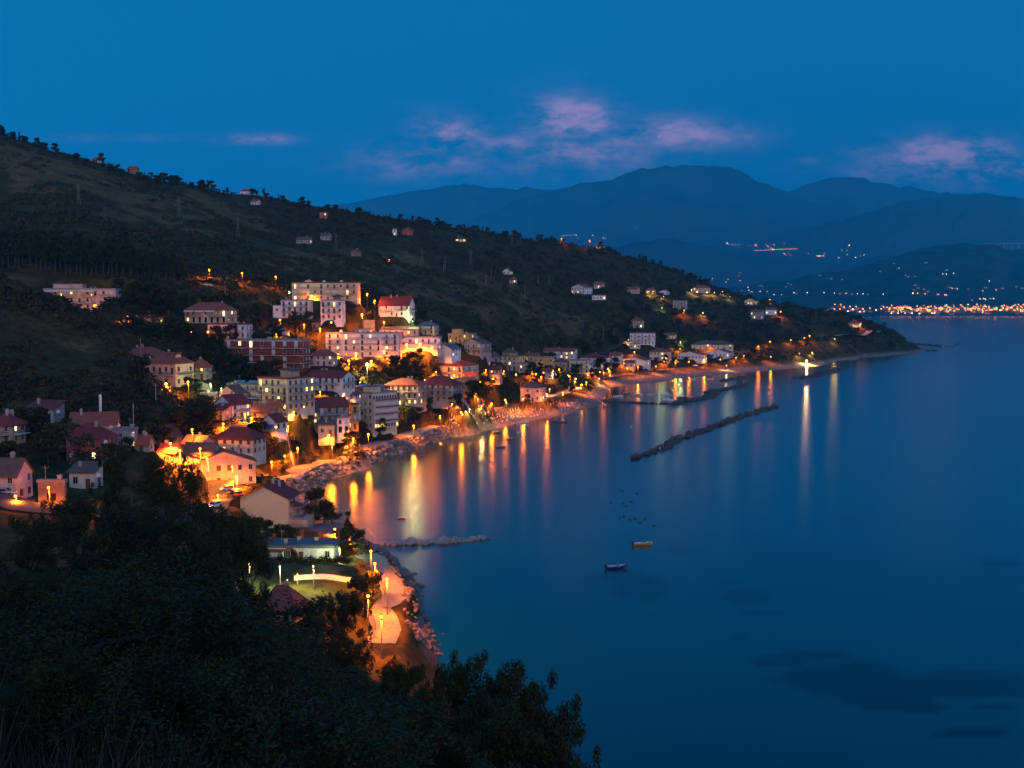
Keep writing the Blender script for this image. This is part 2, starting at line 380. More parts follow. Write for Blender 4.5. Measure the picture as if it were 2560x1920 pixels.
 ('the last ridge house', 1488,1511,604,613,1325,-8,.7,'hip',2.4,'pink','terra',2,'lit1','pink house with red roof at the low end of the ridge'),
 ('the long low roof', 462,548,1130,1152,314,-10,.5,'gx',2.4,'pink','brown',1,'','long low house with brown roof wedged behind the orange warehouse'),
 ('the ochre slice', 873,897,1012,1074,424,30,.8,'flat',0,'ochre','rust',3,'bal lit1','narrow ochre house squeezed between the weathered gable house and the arcaded hotel'),
 ('the arched terrace', 838,874,1046,1084,404,24,.6,'flat',0,'white','flat',2,'arch','white house with open arches at the foot of the weathered gable house'),
 ('the grey yard house', 794,838,1062,1090,398,10,.7,'shed',1.2,'stone','brown',1,'','small grey house with lean-to roof below the crumbling terrace house'),
 ('the blue tarp house', 617,668,980,1010,388,-20,.7,'flat',0,'tan','flat',2,'bal awnblue','tan house with blue awning behind the tall white gable house'),
 ('the amber cottage', 668,706,1012,1038,376,-14,.7,'gx',1.8,'ochre','terra',2,'lit1','amber lit cottage with red roof at the foot of the tan palazzo'),
 ('the bare concrete hut', 505,548,986,1006,388,-6,.7,'flat',0,'stone','flat',1,'','bare concrete hut between the brown annex and the pink gable house'),
 ('the pine shaded house', 664,722,826,846,535,-10,.6,'hip',2,'cream','brown',1,'','cream house with brown roof half covered by pines above the brick apartments'),
 ('the pergola house', 1020,1080,884,902,572,-8,.6,'gx',1.8,'tan','brown',1,'lit1','low tan house with rusty roof and lit porch in front of the lit terrace restaurant'),
 ('the broad rust roof', 1074,1136,900,914,585,-20,.6,'gx',2,'stone','rust',1,'','house with broad rusty roof behind the sea view house'),
 ('the stacked roofs house', 1182,1226,896,914,622,-16,.7,'gx',2,'pink','terra',2,'','pink house among stacked terracotta roofs behind the low terrace row'),
 ('the upper stacked roof', 1224,1250,890,904,640,-16,.7,'hip',1.8,'stone','brown',2,'','small grey house topping the stacked terracotta roofs'),
 ('the rusty shore roof', 1197,1256,924,946,606,-12,.6,'gx',2,'tan','rust',2,'','tan house with rusty roof just inland of the sea side trees'),
 ('the orange alley house', 1160,1198,940,966,556,-20,.7,'gx',1.8,'ochre','terra',2,'lit1','orange lit house in the alley next to the sea view house'),
 ('the garden wall house', 1140,1186,948,976,540,-18,.6,'flat',0,'ochre','flat',1,'','low ochre house with flat roof behind palms'),
 ('the small tower roof', 1256,1292,880,893,720,-14,.8,'hip',2.2,'stone','brown',2,'','grey house with brown hip roof behind the peach tower house'),
 ('the white double house', 1522,1558,888,908,930,-20,.7,'gx',2.2,'white','terra',2,'','white house with red roof abutting the wide white house'),
 ('the rust gable row', 1560,1590,906,920,880,-24,.7,'gx',1.8,'peach','brown',1,'','small peach house in front of the seafront white house'),
 ('the pale annex row', 1500,1530,912,930,900,-18,.7,'gx',1.8,'cream','terra',2,'','cream house with red roof behind the tall plaza trees'),
 ('the tan wing', 1405,1440,886,904,850,-10,.6,'flat',0,'tan','flat',2,'bal','tan wing with roof terrace on the seaward end of the red roofed block'),
 ('the red terrace house', 1352,1384,928,948,720,-14,.7,'gx',1.8,'pink','terra',2,'','pink house with red roof below the tan flat house'),
 ('the street corner house', 1296,1330,910,932,690,-20,.7,'flat',0,'peach','flat',2,'bal','peach house with balcony on the corner below the peach tower house'),
 ('the hillside cube', 888,928,824,838,575,0,.6,'flat',0,'cream','flat',1,'cols3','low cream house directly behind the white apartments'),
 ('the lit garage', 1574,1600,860,872,985,0,.6,'flat',0,'cream','flat',1,'lit1','lit garage at the foot of the white terraced villa'),
 ('the red roof by the depot', 398,456,1130,1148,296,-14,.7,'gx',2,'tan','rust',1,'','tan house with dark red roof beside the tiled depot under bright lamps'),
]

# ------------------------------------------------------------------ ground profiles: per picture column, (depth m, picture row) or (depth m, None, height m)
def c(*a): return a
GROUND = {
 -500: [(2,None,58.6),(20,None,56),(60,None,47),(120,None,36),(190,None,30),(300,None,38),(400,None,90),(500,None,84),(600,None,112),(920,None,240),(1500,None,200),(2600,None,80)],
 0: [(2,None,58.4),(20,None,53),(60,None,40),(120,None,28),(190,None,24.5),(255,None,26),(300,1045),(345,900),(375,760),(405,680),(470,None,60),(560,678),(620,580),(720,505),(820,402),(920,318),(1100,None,205),(1600,None,150),(2600,None,60)],
 200: [(2,None,58.4),(20,None,53),(60,None,39),(120,None,27),(200,None,22.5),(235,None,21.5),(272,1156),(295,1090),(320,1000),(360,900),(402,760),(440,None,56),(530,795),(560,692),(650,568),(760,485),(860,425),(940,378),(1100,None,180),(1600,None,140),(2600,None,60)],
 300: [(2,None,58.4),(20,None,53),(60,None,38.5),(120,None,26.5),(200,None,22),(270,None,22),(310,1050),(340,960),(374,868),(400,None,48),(480,815),(540,730),(575,690),(650,600),(760,520),(900,448),(960,408),(1100,None,170),(1600,None,130),(2600,None,60)],
 400: [(2,None,58.4),(20,None,53),(60,None,38),(120,None,26),(190,None,20),(255,None,17),(300,None,15),(322,1095),(336,1010),(352,965),(385,970),(412,905),(450,835),(500,775),(565,700),(620,645),(740,568),(880,488),(935,452),(985,436),(1100,None,168),(1600,None,120),(2600,None,60)],
 500: [(2,None,58.4),(20,None,52.5),(60,None,38),(120,None,25),(180,None,17),(235,None,12),(270,None,9.5),(310,None,9.5),(330,1140),(355,1072),(385,1010),(402,950),(440,880),(490,830),(530,770),(575,704),(640,650),(760,570),(870,508),(900,None,139),(960,490),(1020,450),(1150,None,165),(1600,None,110),(2600,None,50)],
 600: [(2,None,58.4),(20,None,52),(60,None,37),(100,None,27),(150,None,16),(180,None,11.5),(215,None,9),(250,None,11),(283,None,5),(300,None,13),(340,1085),(370,1020),(420,958),(470,926),(500,855),(540,780),(585,704),(720,625),(840,568),(880,None,117),(1000,535),(1080,470),(1200,None,170),(1700,None,100),(2600,None,40)],
 655: [(2,None,58.4),(20,None,52),(60,None,37),(100,None,26),(150,None,14),(176,None,9),(215,None,7),(237,None,4.5),(275,None,1.5),(292,None,2),(300,None,5),(330,None,10),(349,None,12),(360,1110),(385,1060),(430,975),(470,928),(520,845),(550,790),(588,727),(700,660),(820,590),(875,None,110),(1000,548),(1085,480),(1230,None,167),(1700,None,95),(2600,None,40)],
 700: [(2,None,58.4),(20,None,51.5),(60,None,37),(100,None,26),(150,None,13),(176,None,9),(215,None,7),(237,None,6),(270,None,4),(300,None,2.6),(330,None,2),(349,None,3.8),(360,None,5),(385,1070),(430,985),(470,930),(540,830),(560,795),(590,750),(680,690),(800,610),(870,None,104),(1000,560),(1090,490),(1250,None,165),(1700,None,90),(2600,None,40)],
 800: [(2,None,58.4),(20,None,51),(60,None,36.5),(100,None,25),(150,None,10.5),(175,None,9),(190,None,8.2),(215,None,7),(237,None,5.6),(280,None,2.6),(306,None,.6),(316,None,-1),(368,None,-1),(382,None,.5),(399,None,4),(420,1072),(450,1005),(482,930),(545,895),(560,830),(595,772),(680,705),(850,620),(900,None,101),(1000,575),(1090,510),(1250,None,158),(1700,None,90),(2600,None,40)],
 900: [(2,None,58.4),(20,None,50.5),(60,None,36),(100,None,22),(150,None,9),(200,None,5.5),(240,None,4.4),(272,None,2),(284,None,-.8),(410,None,-1),(421,None,.6),(428,None,4),(452,1075),(480,1000),(520,940),(545,895),(570,850),(600,795),(690,730),(830,640),(880,None,93),(1000,600),(1100,525),(1260,None,155),(1800,None,80),(2600,None,40)],
 950: [(2,None,58.4),(20,None,50),(60,None,36),(100,None,21),(150,None,8.5),(185,None,6),(240,None,5),(256,None,3.5),(263,None,-.5),(275,None,-1),(432,None,-1),(441,None,.6),(447,None,4),(470,1078),(500,1010),(545,910),(580,840),(610,785),(720,720),(850,640),(900,None,92),(1000,605),(1110,535),(1280,None,154),(1800,None,80),(2600,None,40)],
 1000: [(2,None,58.4),(20,None,50),(60,None,36),(100,None,20),(150,None,8.5),(190,None,5.4),(226,None,4.5),(238,None,.6),(244,None,-.6),(260,None,-1.5),(452,None,-1),(462,None,.6),(468,None,4),(500,1012),(540,930),(580,870),(620,805),(740,740),(870,658),(920,None,91),(1000,620),(1120,545),(1300,None,152),(1800,None,80),(2600,None,40)],
 1060: [(2,None,58.4),(20,None,50),(60,None,35),(100,None,16),(140,None,6),(170,None,3),(190,None,1.2),(203,None,-.4),(215,None,-1.5),(470,None,-1.5),(482,None,.6),(489,None,4),(515,1004),(560,948),(610,850),(740,755),(880,670),(930,None,86),(1020,630),(1140,555),(1300,None,149),(1800,None,80),(2600,None,40)],
 1120: [(2,None,58.4),(20,None,51),(40,None,40),(70,None,25),(100,None,11),(140,None,3.5),(164,None,.8),(174,None,-1),(190,None,-2),(490,None,-1.5),(503,None,.4),(513,None,2.4),(520,None,4),(560,980),(600,900),(640,850),(760,770),(890,690),(940,None,82),(1040,640),(1160,562),(1320,None,146),(1800,None,80),(2600,None,40)],
 1200: [(2,None,58.4),(20,None,52),(40,None,41),(70,None,20),(100,None,2),(118,None,-1),(140,None,-3),(514,None,-1.5),(528,None,.3),(545,None,2),(553,None,4),(590,1000),(640,927),(690,875),(740,810),(840,717),(880,None,69),(960,690),(1080,630),(1200,572),(1380,None,142),(1800,None,80),(2600,None,40)],
 1300: [(2,None,58.4),(20,None,51),(38,None,38),(60,None,22),(85,None,2),(100,None,-2),(550,None,-1.5),(564,None,.2),(590,None,2),(605,None,4),(640,None,6),(700,None,12),(770,None,17),(800,870),(840,810),(890,752),(930,None,54),(1000,715),(1110,655),(1240,585),(1420,None,136),(1900,None,70),(2600,None,30)],
 1400: [(2,None,58.4),(20,None,51),(38,None,37),(55,None,22),(78,None,2),(92,None,-3),(585,None,-1.5),(599,None,.2),(625,None,1.8),(645,None,3.6),(690,None,5),(780,None,9.5),(850,None,15.5),(880,882),(920,835),(965,784),(1000,None,47),(1060,758),(1140,690),(1280,598),(1450,None,131),(1900,None,70),(2600,None,30)],
 1450: [(2,None,58.4),(20,None,51),(36,None,37),(52,None,24),(74,None,2),(90,None,-3),(610,None,-1.5),(627,None,.2),(650,None,1.6),(680,None,3.2),(760,None,4.2),(820,None,8),(880,None,12),(905,880),(960,820),(1000,None,42),(1065,750),(1155,690),(1310,606),(1480,None,128),(1900,None,70),(2600,None,30)],
 1490: [(2,None,58.4),(20,None,50.5),(34,None,37),(50,None,24),(72,None,2),(88,None,-3),(640,None,-1.5),(656,None,.2),(680,None,1.2),(700,None,1.2),(730,None,2),(772,None,2.8),(830,None,4.2),(890,None,8),(935,870),(985,830),(1065,755),(1165,690),(1330,613),(1480,None,125),(1900,None,70),(2600,None,30)],
 1530: [(2,None,58.4),(20,None,49),(32,None,36),(50,None,22),(70,None,1),(86,None,-3),(690,None,-1.5),(800,None,-1),(820,None,.2),(840,None,2),(870,None,4),(900,None,9),(960,860),(1040,775),(1160,700),(1350,622),(1500,None,120),(1900,None,70),(2600,None,30)],
 1600: [(2,None,58.4),(18,None,49),(30,None,38),(50,None,18),(66,None,0),(80,None,-3),(835,None,-1),(855,None,.2),(880,None,2),(925,None,4),(960,None,9),(1000,862),(1030,835),(1120,790),(1220,738),(1390,640),(1550,None,114),(1900,None,70),(2600,None,20)],
 1700: [(2,None,58.4),(18,None,46),(30,None,30),(50,None,8),(60,None,0),(72,None,-3),(905,None,-1),(922,None,.2),(940,None,1.8),(975,None,4),(1010,898),(1060,870),(1120,812),(1260,735),(1430,672),(1600,None,96),(2000,None,50),(2600,None,10)],
 1800: [(2,None,58.4),(18,None,44),(30,None,26),(46,None,4),(56,None,-3),(950,None,-1),(969,None,.2),(985,None,1.8),(1020,None,4),(1060,876),(1140,835),(1260,770),(1400,724),(1470,722),(1700,None,50),(2000,None,10),(2200,None,-5),(2600,None,-5)],
 1900: [(2,None,58.4),(18,None,43),(30,None,24),(45,None,2),(55,None,-3),(1005,None,-1),(1025,None,.2),(1042,None,1.8),(1080,None,5),(1120,862),(1200,800),(1320,760),(1450,746),(1600,None,45),(1900,None,0),(2000,None,-5),(2600,None,-5)],
 2000: [(2,None,58.4),(18,None,42),(30,None,22),(44,None,0),(54,None,-3),(1065,None,-1),(1083,None,.3),(1105,None,2.6),(1130,None,5),(1160,872),(1220,815),(1300,790),(1420,768),(1520,None,50),(1700,None,10),(1800,None,-4),(2600,None,-5)],
 2080: [(2,None,58.4),(18,None,42),(30,None,22),(44,None,0),(54,None,-3),(1175,None,-1.5),(1195,None,.4),(1210,None,2),(1240,870),(1290,830),(1370,790),(1440,770),(1540,None,45),(1700,None,5),(1780,None,-4),(2600,None,-5)],
 2150: [(2,None,58.4),(18,None,42),(30,None,22),(44,None,0),(54,None,-3),(1278,None,-1.5),(1297,None,.3),(1312,None,2.2),(1330,866),(1372,838),(1430,796),(1480,782),(1580,None,35),(1700,None,0),(1780,None,-5),(2600,None,-5)],
 2230: [(2,None,58.4),(18,None,42),(30,None,22),(44,None,0),(54,None,-3),(1340,None,-1.5),(1358,None,.3),(1372,None,2),(1395,862),(1430,838),(1480,814),(1540,None,22),(1620,None,0),(1680,None,-5),(2600,None,-5)],
 2285: [(2,None,58.4),(18,None,42),(30,None,22),(44,None,0),(54,None,-3),(1385,None,-1.5),(1405,None,.3),(1425,None,1.8),(1450,None,4),(1490,864),(1530,None,6),(1570,None,0),(1620,None,-5),(2600,None,-5)],
 2312: [(2,None,58.4),(18,None,42),(30,None,22),(44,None,0),(54,None,-3),(1420,None,-1.5),(1455,None,.2),(1490,None,1.2),(1520,None,.6),(1560,None,-2),(2600,None,-6)],
 2345: [(2,None,58.4),(18,None,42),(30,None,22),(44,None,0),(54,None,-3),(300,None,-6),(1300,None,-6),(2600,None,-6)],
 3060: [(2,None,58.4),(18,None,42),(30,None,22),(44,None,0),(54,None,-3),(300,None,-6),(1300,None,-6),(2600,None,-6)],
}
PROMENADE = [(640,1218),(700,1196),(760,1166),(830,1143),(900,1121),(960,1103),(1060,1073),(1120,1055),(1180,1038),(1250,1017),(1310,1004),(1400,984),(1450,968)]
FAR_PROMENADE = [(1500,946),(1600,930),(1700,920),(1800,912),(1880,906)]
NEAR_WALK = [(915,1386),(939,1395),(951,1427),(977,1456),(996,1487),(974,1508),(944,1520),(962,1546),(971,1575),(955,1610)]
# ------------------------------------------------------------------ lamps: picture position of the light, kind, depth hint (0: stand on the ground met along the view)
LAMPS = [
 (523,675,'o',0),(605,683,'o',0),(689,692,'o',0),(723,729,'g',575),(780,740,'b',588),(918,735,'o',600),(937,752,'o',590),(1029,792,'g',590),(1032,803,'g',585),
 (918,911,'F',500),(872,902,'b',520),(928,903,'b',530),(890,884,'b',536),(960,878,'b',540),(526,959,'g',388),(553,971,'g',372),(760,1017,'w',378),(629,1046,'b',352),(558,1060,'o',346),
 (480,1074,'o',0),(426,1109,'b',0),(449,1127,'b',0),(921,1086,'o',0),(883,1097,'o',0),(830,1109,'o',0),(744,1121,'o',0),(712,1140,'o',0),(679,1155,'o',0),(1034,1065,'o',0),
 (518,1147,'o',304),(580,1167,'o',303),(591,1193,'b',300),(121,1219,'o',200),(837,1323,'o',270),(876,1349,'o',256),(927,1378,'o',0),(937,1409,'o',0),(967,1448,'o',0),
 (783,1416,'w',0),(699,1417,'g',0),(622,1409,'w',0),(848,1371,'g',232),(743,1436,'s',0),(718,1450,'s',0),(920,1490,'o',0),(953,1542,'o',0),(980,1584,'o',0),
 (1153,1031,'o',0),(1174,1023,'w',0),(1204,1015,'w',0),(1229,1009,'o',0),(1263,1000,'o',0),(1266,1006,'w',0),(1233,947,'o',600),(1367,986,'o',0),(1398,923,'o',0),(1353,942,'o',0),(1391,937,'g',0),
 (1424,941,'o',0),(1439,947,'b',0),(1437,954,'w',0),(1454,962,'b',0),(1466,956,'o',0),(1407,982,'o',0),(1308,997,'o',0),(1374,973,'w',0),(1543,884,'o',0),(1586,880,'o',0),(1595,917,'o',0),
 (1689,907,'o',0),(1722,904,'o',0),(1761,900,'o',0),(1816,914,'w',0),(1801,898,'o',0),(1571,850,'w',0),(1682,871,'s',0),(1568,921,'o',0),(1509,931,'o',0),(1498,946,'w',0),(1525,938,'o',0),(1640,916,'o',0),(1770,863,'o',0),
 (1896,866,'o',0),(1925,854,'o',0),(1977,850,'o',0),(1927,892,'o',0),(1999,884,'w',0),(2030,881,'w',0),(2017,902,'F',1100),(2087,847,'y',0),(2024,839,'o',0),(2011,845,'o',0),(1758,782,'w',0),
 (1786,731,'w',0),(1768,730,'w',0),(1741,731,'w',0),(1729,724,'w',0),(1806,729,'w',0),(1825,742,'g',0),(1925,749,'w',0),(1952,779,'o',0),(2152,809,'o',0),(1659,741,'w',0),(1622,729,'w',0),(1633,729,'w',0),
 (1655,769,'g',0),(1710,776,'o',0),(1757,783,'o',0),(1701,854,'g',0),(1474,602,'o',1316),(1404,597,'o',1280),
 (1017,862,'b',556),(1050,860,'b',556),(1080,868,'b',552),(1123,860,'o',585),(236,764,'o',515),(320,790,'o',470),(152,735,'s',520),(228,736,'s',520),(478,838,'o',478),(520,830,'o',482),
 (760,812,'o',545),(828,806,'o',545),(690,836,'o',520),(415,960,'b',368),(470,955,'o',372),(560,1120,'o',322),(500,1122,'o',312),(690,1068,'o',352),(700,1048,'o',364),(1000,1004,'w',486),
 (870,1080,'o',404),(822,1088,'o',398),(1290,936,'o',0),(1500,930,'o',0),(1470,938,'o',0),(1200,955,'o',560),(1130,948,'o',560),(40,1282,'o',194),(545,1252,'o',286),(200,1268,'o',190),(300,1290,'o',190),
 (905,786,'b',578),(845,886,'b',538),(800,822,'o',548),(960,806,'o',575),(905,790,'o',578),(700,800,'o',545),(640,1018,'o',376),(590,1075,'o',344),(850,930,'s',455),(1340,935,'o',0),
 (1090,930,'a',0),(1150,955,'a',0),(1215,925,'a',0),(1260,928,'a',0),(1330,930,'a',0),(1380,938,'a',0),(1420,938,'a',0),(1480,926,'a',0),(1560,908,'a',0),(1620,906,'a',0),(1660,904,'a',0),(1840,894,'a',0),(1860,889,'a',0),(1190,985,'a',0),(1130,1010,'a',0),(1100,1040,'a',0),(940,1022,'a',0),(985,1012,'a',0),(735,1030,'a',0),(720,1066,'a',0),(822,1082,'a',0),(612,1035,'a',0),(560,1078,'a',0),(665,1102,'a',0),(1062,950,'a',0),(1290,905,'a',0),(1355,908,'a',0),(1440,915,'a',0),(1690,900,'a',0),(1765,896,'a',0),(800,980,'a',0),(860,985,'a',0),(1010,905,'a',0),(560,990,'a',0),(600,1012,'a',0),(500,1135,'a',0),(430,1150,'a',0),(1520,920,'a',0),(1780,872,'a',0),(1700,872,'a',0),  # added amber lamps, put into gaps between houses to brighten the facades
]

# ------------------------------------------------------------------ sizes of the buildings from their picture rows
class Hs: pass
HS = []
for t in HOUSES:
    h = Hs(); (h.phrase, h.l, h.r, h.eave, h.basepx, h.Y, rot, ratio, h.roof, h.rh, h.wall, h.roofc, h.floors, h.opt, h.label) = t
    h.opt = h.opt.split(); h.rot = R(rot)
    Yc = h.Y
    for _ in range(3):
        pw = (h.r - h.l) * Yc / FPX
        h.w = pw / (abs(math.cos(h.rot)) + ratio * abs(math.sin(h.rot))); h.d = ratio * h.w
        Yc = h.Y + .5 * (h.w * abs(math.sin(h.rot)) + h.d * math.cos(h.rot))
    h.h = (h.basepx - h.eave) * h.Y / FPX
    h.z = at((h.l + h.r) / 2, h.basepx, h.Y).z
    p = at((h.l + h.r) / 2, h.basepx, Yc); h.x, h.y = p.x, Yc
    HS.append(h)

# ------------------------------------------------------------------ the ground as one height function
UG = np.linspace(-.72, .72, 361)
YG = np.geomspace(2, 2600, 520)
pxs = sorted(GROUND)
cols = []
for px in pxs:
    Ys = [e[0] for e in GROUND[px]]
    zs = [(e[2] if e[1] is None else at(px, e[1], e[0]).z) for e in GROUND[px]]
    cols.append(np.interp(np.log(YG), np.log(Ys), zs))
cols = np.array(cols); us = np.array([(px - 1280) / FPX / CP for px in pxs])
ZG = np.array([np.interp(UG, us, cols[:, j]) for j in range(len(YG))]).T
def box_blur(a, n, ax):
    k = np.ones(n) / n
    pad = [(0, 0), (0, 0)]; pad[ax] = (n // 2, n // 2)
    return np.apply_along_axis(lambda v: np.convolve(v, k, 'valid'), ax, np.pad(a, pad, mode='edge'))
def soft(a, nu, ny): return box_blur(box_blur(a, nu, 0), ny, 1)
shore_z = ZG.copy()
Zs = soft(soft(ZG, 5, 5), 5, 5)
wt = smooth(4, 12, ZG)[:]                                      # keep the shore as measured, soften the slopes
ZG = ZG * (1 - wt) + Zs * wt
ZG = soft(ZG, 3, 3)

def base_h(x, y):
    u = x / np.maximum(y, .5)
    iu = np.clip((u - UG[0]) / (UG[1] - UG[0]), 0, len(UG) - 1.001)
    iy = np.clip(np.log(np.maximum(y, 2) / YG[0]) / math.log(YG[1] / YG[0]), 0, len(YG) - 1.001)
    a, b = iu.astype(int), iy.astype(int); fa, fb = iu - a, iy - b
    z = (ZG[a, b] * (1 - fa) + ZG[a + 1, b] * fa) * (1 - fb) + (ZG[a, b + 1] * (1 - fa) + ZG[a + 1, b + 1] * fa) * fb
    amp = smooth(6, 40, z)
    z = z + amp * ((fbm(x / 45, y / 45, 3, 5) - .5) * 5 + (fbm(x / 14, y / 14, 2, 9) - .5) * 1.6) * smooth(60, 260, y)
    z = z + (fbm(x / 7, y / 7, 2, 3) - .5) * .5 * smooth(-.5, 2, z)
    return z

# far houses stand where the measured view line meets the slope
for h in HS:
    if h.Y < 860: continue
    a_, b_ = ray((h.l + h.r) / 2, h.basepx); Yq = np.linspace(h.Y * .78, h.Y * 1.22, 400)
    g_ = CAMZ + b_ * Yq - base_h(a_ * Yq, Yq)
    k_ = np.where((g_[:-1] > 0) & (g_[1:] <= 0))[0]
    Yn = Yq[k_[0]] if len(k_) else Yq[int(np.argmin(g_))]
    f_ = Yn / h.Y; h.w *= f_; h.d *= f_; h.h *= f_; h.Y = Yn; h.y = Yn + .5 * h.d; h.x = a_ * h.y
    h.z = min(CAMZ + b_ * Yn, float(base_h(np.array([a_ * Yn]), np.array([Yn]))[0]) + .5)
CTRL = []     # x, y, z, flat radius, blend radius
for h in HS:
    r = .5 * math.hypot(h.w, h.d)
    CTRL.append((h.x, h.y, h.z, r * .8, 6 + .012 * h.Y))
def strip(pts, z, n=6):
    P = [at_z(px, py, z) for px, py in pts]; out = []
    for a, b in zip(P, P[1:]):
        for k in range(n): out.append(a.lerp(b, k / n))
    return out + [P[-1]]
PROM, FARP, WALK = strip(PROMENADE, 4.2, 8), strip(FAR_PROMENADE, 4.2, 6), strip(NEAR_WALK, 6, 5)
for p in PROM: CTRL.append((p.x, p.y, 4.2, 3.5, 6))
for p in FARP: CTRL.append((p.x, p.y, 4.2, 4, 10))
for p in WALK: CTRL.append((p.x, p.y, 6, 2.4, 3))
for px, py, Y in ((556,1216,308),(550,1245,291),(533,1274,275),(585,1214,306),(505,1298,258)):
    p = at(px, py, Y); CTRL.append((p.x, p.y, p.z, 5, 8))
CT = np.array(CTRL)

def height(x, y):
    x = np.atleast_1d(np.asarray(x, float)); y = np.atleast_1d(np.asarray(y, float))
    z = base_h(x, y); out = z.copy()
    for s in range(0, len(x), 20000):
        xs, ys = x[s:s + 20000, None], y[s:s + 20000, None]
        sl = CT
        d = np.maximum(0, np.hypot(xs - sl[None, :, 0], ys - sl[None, :, 1]) - sl[None, :, 3])
        t = np.clip(1 - d / sl[None, :, 4], 0, 1)
        w = (t * t) / (d * d + .05)
        W = w.sum(1)
        c_ = (w * sl[None, :, 2]).sum(1) / np.maximum(W, 1e-9)
        al = (t * t * (3 - 2 * t)).max(1)
        out[s:s + 20000] = z[s:s + 20000] * (1 - al) + c_ * al
    return out

def H(x, y): return float(height([x], [y])[0])

def hit(px, py, up=0, lo=2.5, hi=2500):
    """the first place along the view through (px, py) that is 'up' metres above the ground"""
    a, b = ray(px, py)
    Y = np.geomspace(lo, hi, 500)
    g = CAMZ + b * Y - (np.maximum(height(a * Y, Y), -.2) + up)
    k = np.where((g[:-1] > 0) & (g[1:] <= 0))[0]
    if not len(k): return None
    k = k[0]; y = Y[k] + (Y[k + 1] - Y[k]) * g[k] / (g[k] - g[k + 1])
    return Vector((a * y, y, CAMZ + b * y))

# ------------------------------------------------------------------ the ground sheet
UU = np.concatenate([np.linspace(-.95, -.56, 12), np.linspace(-.55, .55, 560), np.linspace(.56, .95, 12)])
YY = np.concatenate([np.geomspace(2, 160, 90)[:-1], np.geomspace(160, 1600, 360)[:-1], np.geomspace(1600, 2600, 30)])
gu, gy = np.meshgrid(UU, YY, indexing='ij')
gx = gu * gy
gz = height(gx.ravel(), gy.ravel()).reshape(gx.shape)
nu, ny = gx.shape
idx = np.arange(nu * ny).reshape(nu, ny)
F = np.stack([idx[:-1, :-1], idx[1:, :-1], idx[1:, 1:], idx[:-1, 1:]], -1).reshape(-1, 4)

def picture(x, y, z):
    f = y * CP - (z - CAMZ) * SP; u = y * SP + (z - CAMZ) * CP
    return 1280 + FPX * x / f, 960 - FPX * u / f

def dryness(x, y, z):
    """where the slopes carry dry grass instead of dark scrub"""
    px, py = picture(x, y, z)
    m = np.zeros_like(px)
    def patch(cx, cy, rx, ry, a=1.0):
        return a * np.clip(1.35 - ((px - cx) / rx) ** 2 - ((py - cy) / ry) ** 2, 0, 1)
    for args in ((230,440,300,70),(420,520,230,60),(60,400,160,60,.8),(560,570,160,45,.7),(900,660,230,55,1),(1120,715,200,40,.9),(1300,770,130,45,1),(1420,810,90,40,1),(1120,800,160,50,.6),
                 (720,640,130,40,.8),(160,860,240,90,.55),(440,1020,70,70,1.3),(300,960,140,80,.7),(60,700,80,30,.9),(230,700,180,20,.8),(2110,870,60,40,.7),(2060,860,40,30,1)):
        m = np.maximum(m, patch(*args))
    return np.clip(m, 0, 1)

X, Yv, Z = gx.ravel(), gy.ravel(), gz.ravel()
dry = dryness(X, Yv, Z)
n1 = fbm(X / 30, Yv / 30, 4, 21); n2 = fbm(X / 9, Yv / 9, 3, 33)
dmask = smooth(.42, .62, dry * .62 + (n1 - .5) * .9 + (n2 - .5) * .35)[:, None]
scrub = np.array([.056, .038, .008]) * (.6 + .8 * n2[:, None])
grass = np.array([.125, .068, .020]) * (.55 + .9 * n2[:, None])
col = scrub * (1 - dmask) + grass * dmask
px_, py_ = picture(X, Yv, Z)
town = (np.clip(1.2 - ((px_ - 800) / 520) ** 2 - ((py_ - 960) / 190) ** 2, 0, 1) > .1) & (Yv > 250) & (Yv < 620)
earth = np.array([.036, .028, .010]) * (.6 + .8 * n2[:, None])
col = np.where(town[:, None], earth * .7 + col * .3, col)
lawn = ((np.clip(1 - ((px_ - 740) / 190) ** 2 - ((py_ - 1452) / 70) ** 2, 0, 1) > 0) & (Yv < 260) & (Yv > 160))
col = np.where(lawn[:, None], np.array([.028, .038, .012]) * (.5 + n2[:, None]), col)
sand = smooth(3.6, 2.2, Z + (n2 - .5) * 1.2) * smooth(165, 200, Yv)
sand = np.where(Yv > 420, sand, sand)[:, None]
sandc = np.array([.23, .185, .15]) * (.55 + .8 * fbm(X / 2.2, Yv / 2.2, 2, 77)[:, None])
col = col * (1 - sand) + sandc * sand
me = mesh_np('ground', np.stack([X, Yv, Z], -1), F, [], smooth_=True)
at_ = me.color_attributes.new('cover', 'FLOAT_COLOR', 'POINT')
at_.data.foreach_set('color', np.concatenate([col, np.ones((len(col), 1))], 1).astype(np.float32).ravel())
m, nt, out = nodes('ground_cover')
p = principled(nt, out, .95, .1)
a = nt.nodes.new('ShaderNodeVertexColor'); a.layer_name = 'cover'
g = nt.nodes.new('ShaderNodeNewGeometry').outputs['Position']
cc = mixc(nt, 1.0, a.outputs[0], ramp(nt, noise(nt, .35, g, 6, .7), [(.3, (.35, .35, .33)), (.7, (1.5, 1.5, 1.45))]), 'MULTIPLY')
nt.links.new(cc, p.inputs['Base Color'])
b = nt.nodes.new('ShaderNodeBump'); b.inputs['Strength'].default_value = .6; b.inputs['Distance'].default_value = .6
nt.links.new(noise(nt, .6, g, 5, .65), b.inputs['Height']); nt.links.new(b.outputs[0], p.inputs['Normal'])
me.materials.append(m)
GROUND_OB = kind(link('ground', me), 'structure'); GROUND_OB['label'] = 'steep coastal hillside with dry grass and dark scrub above the bay'

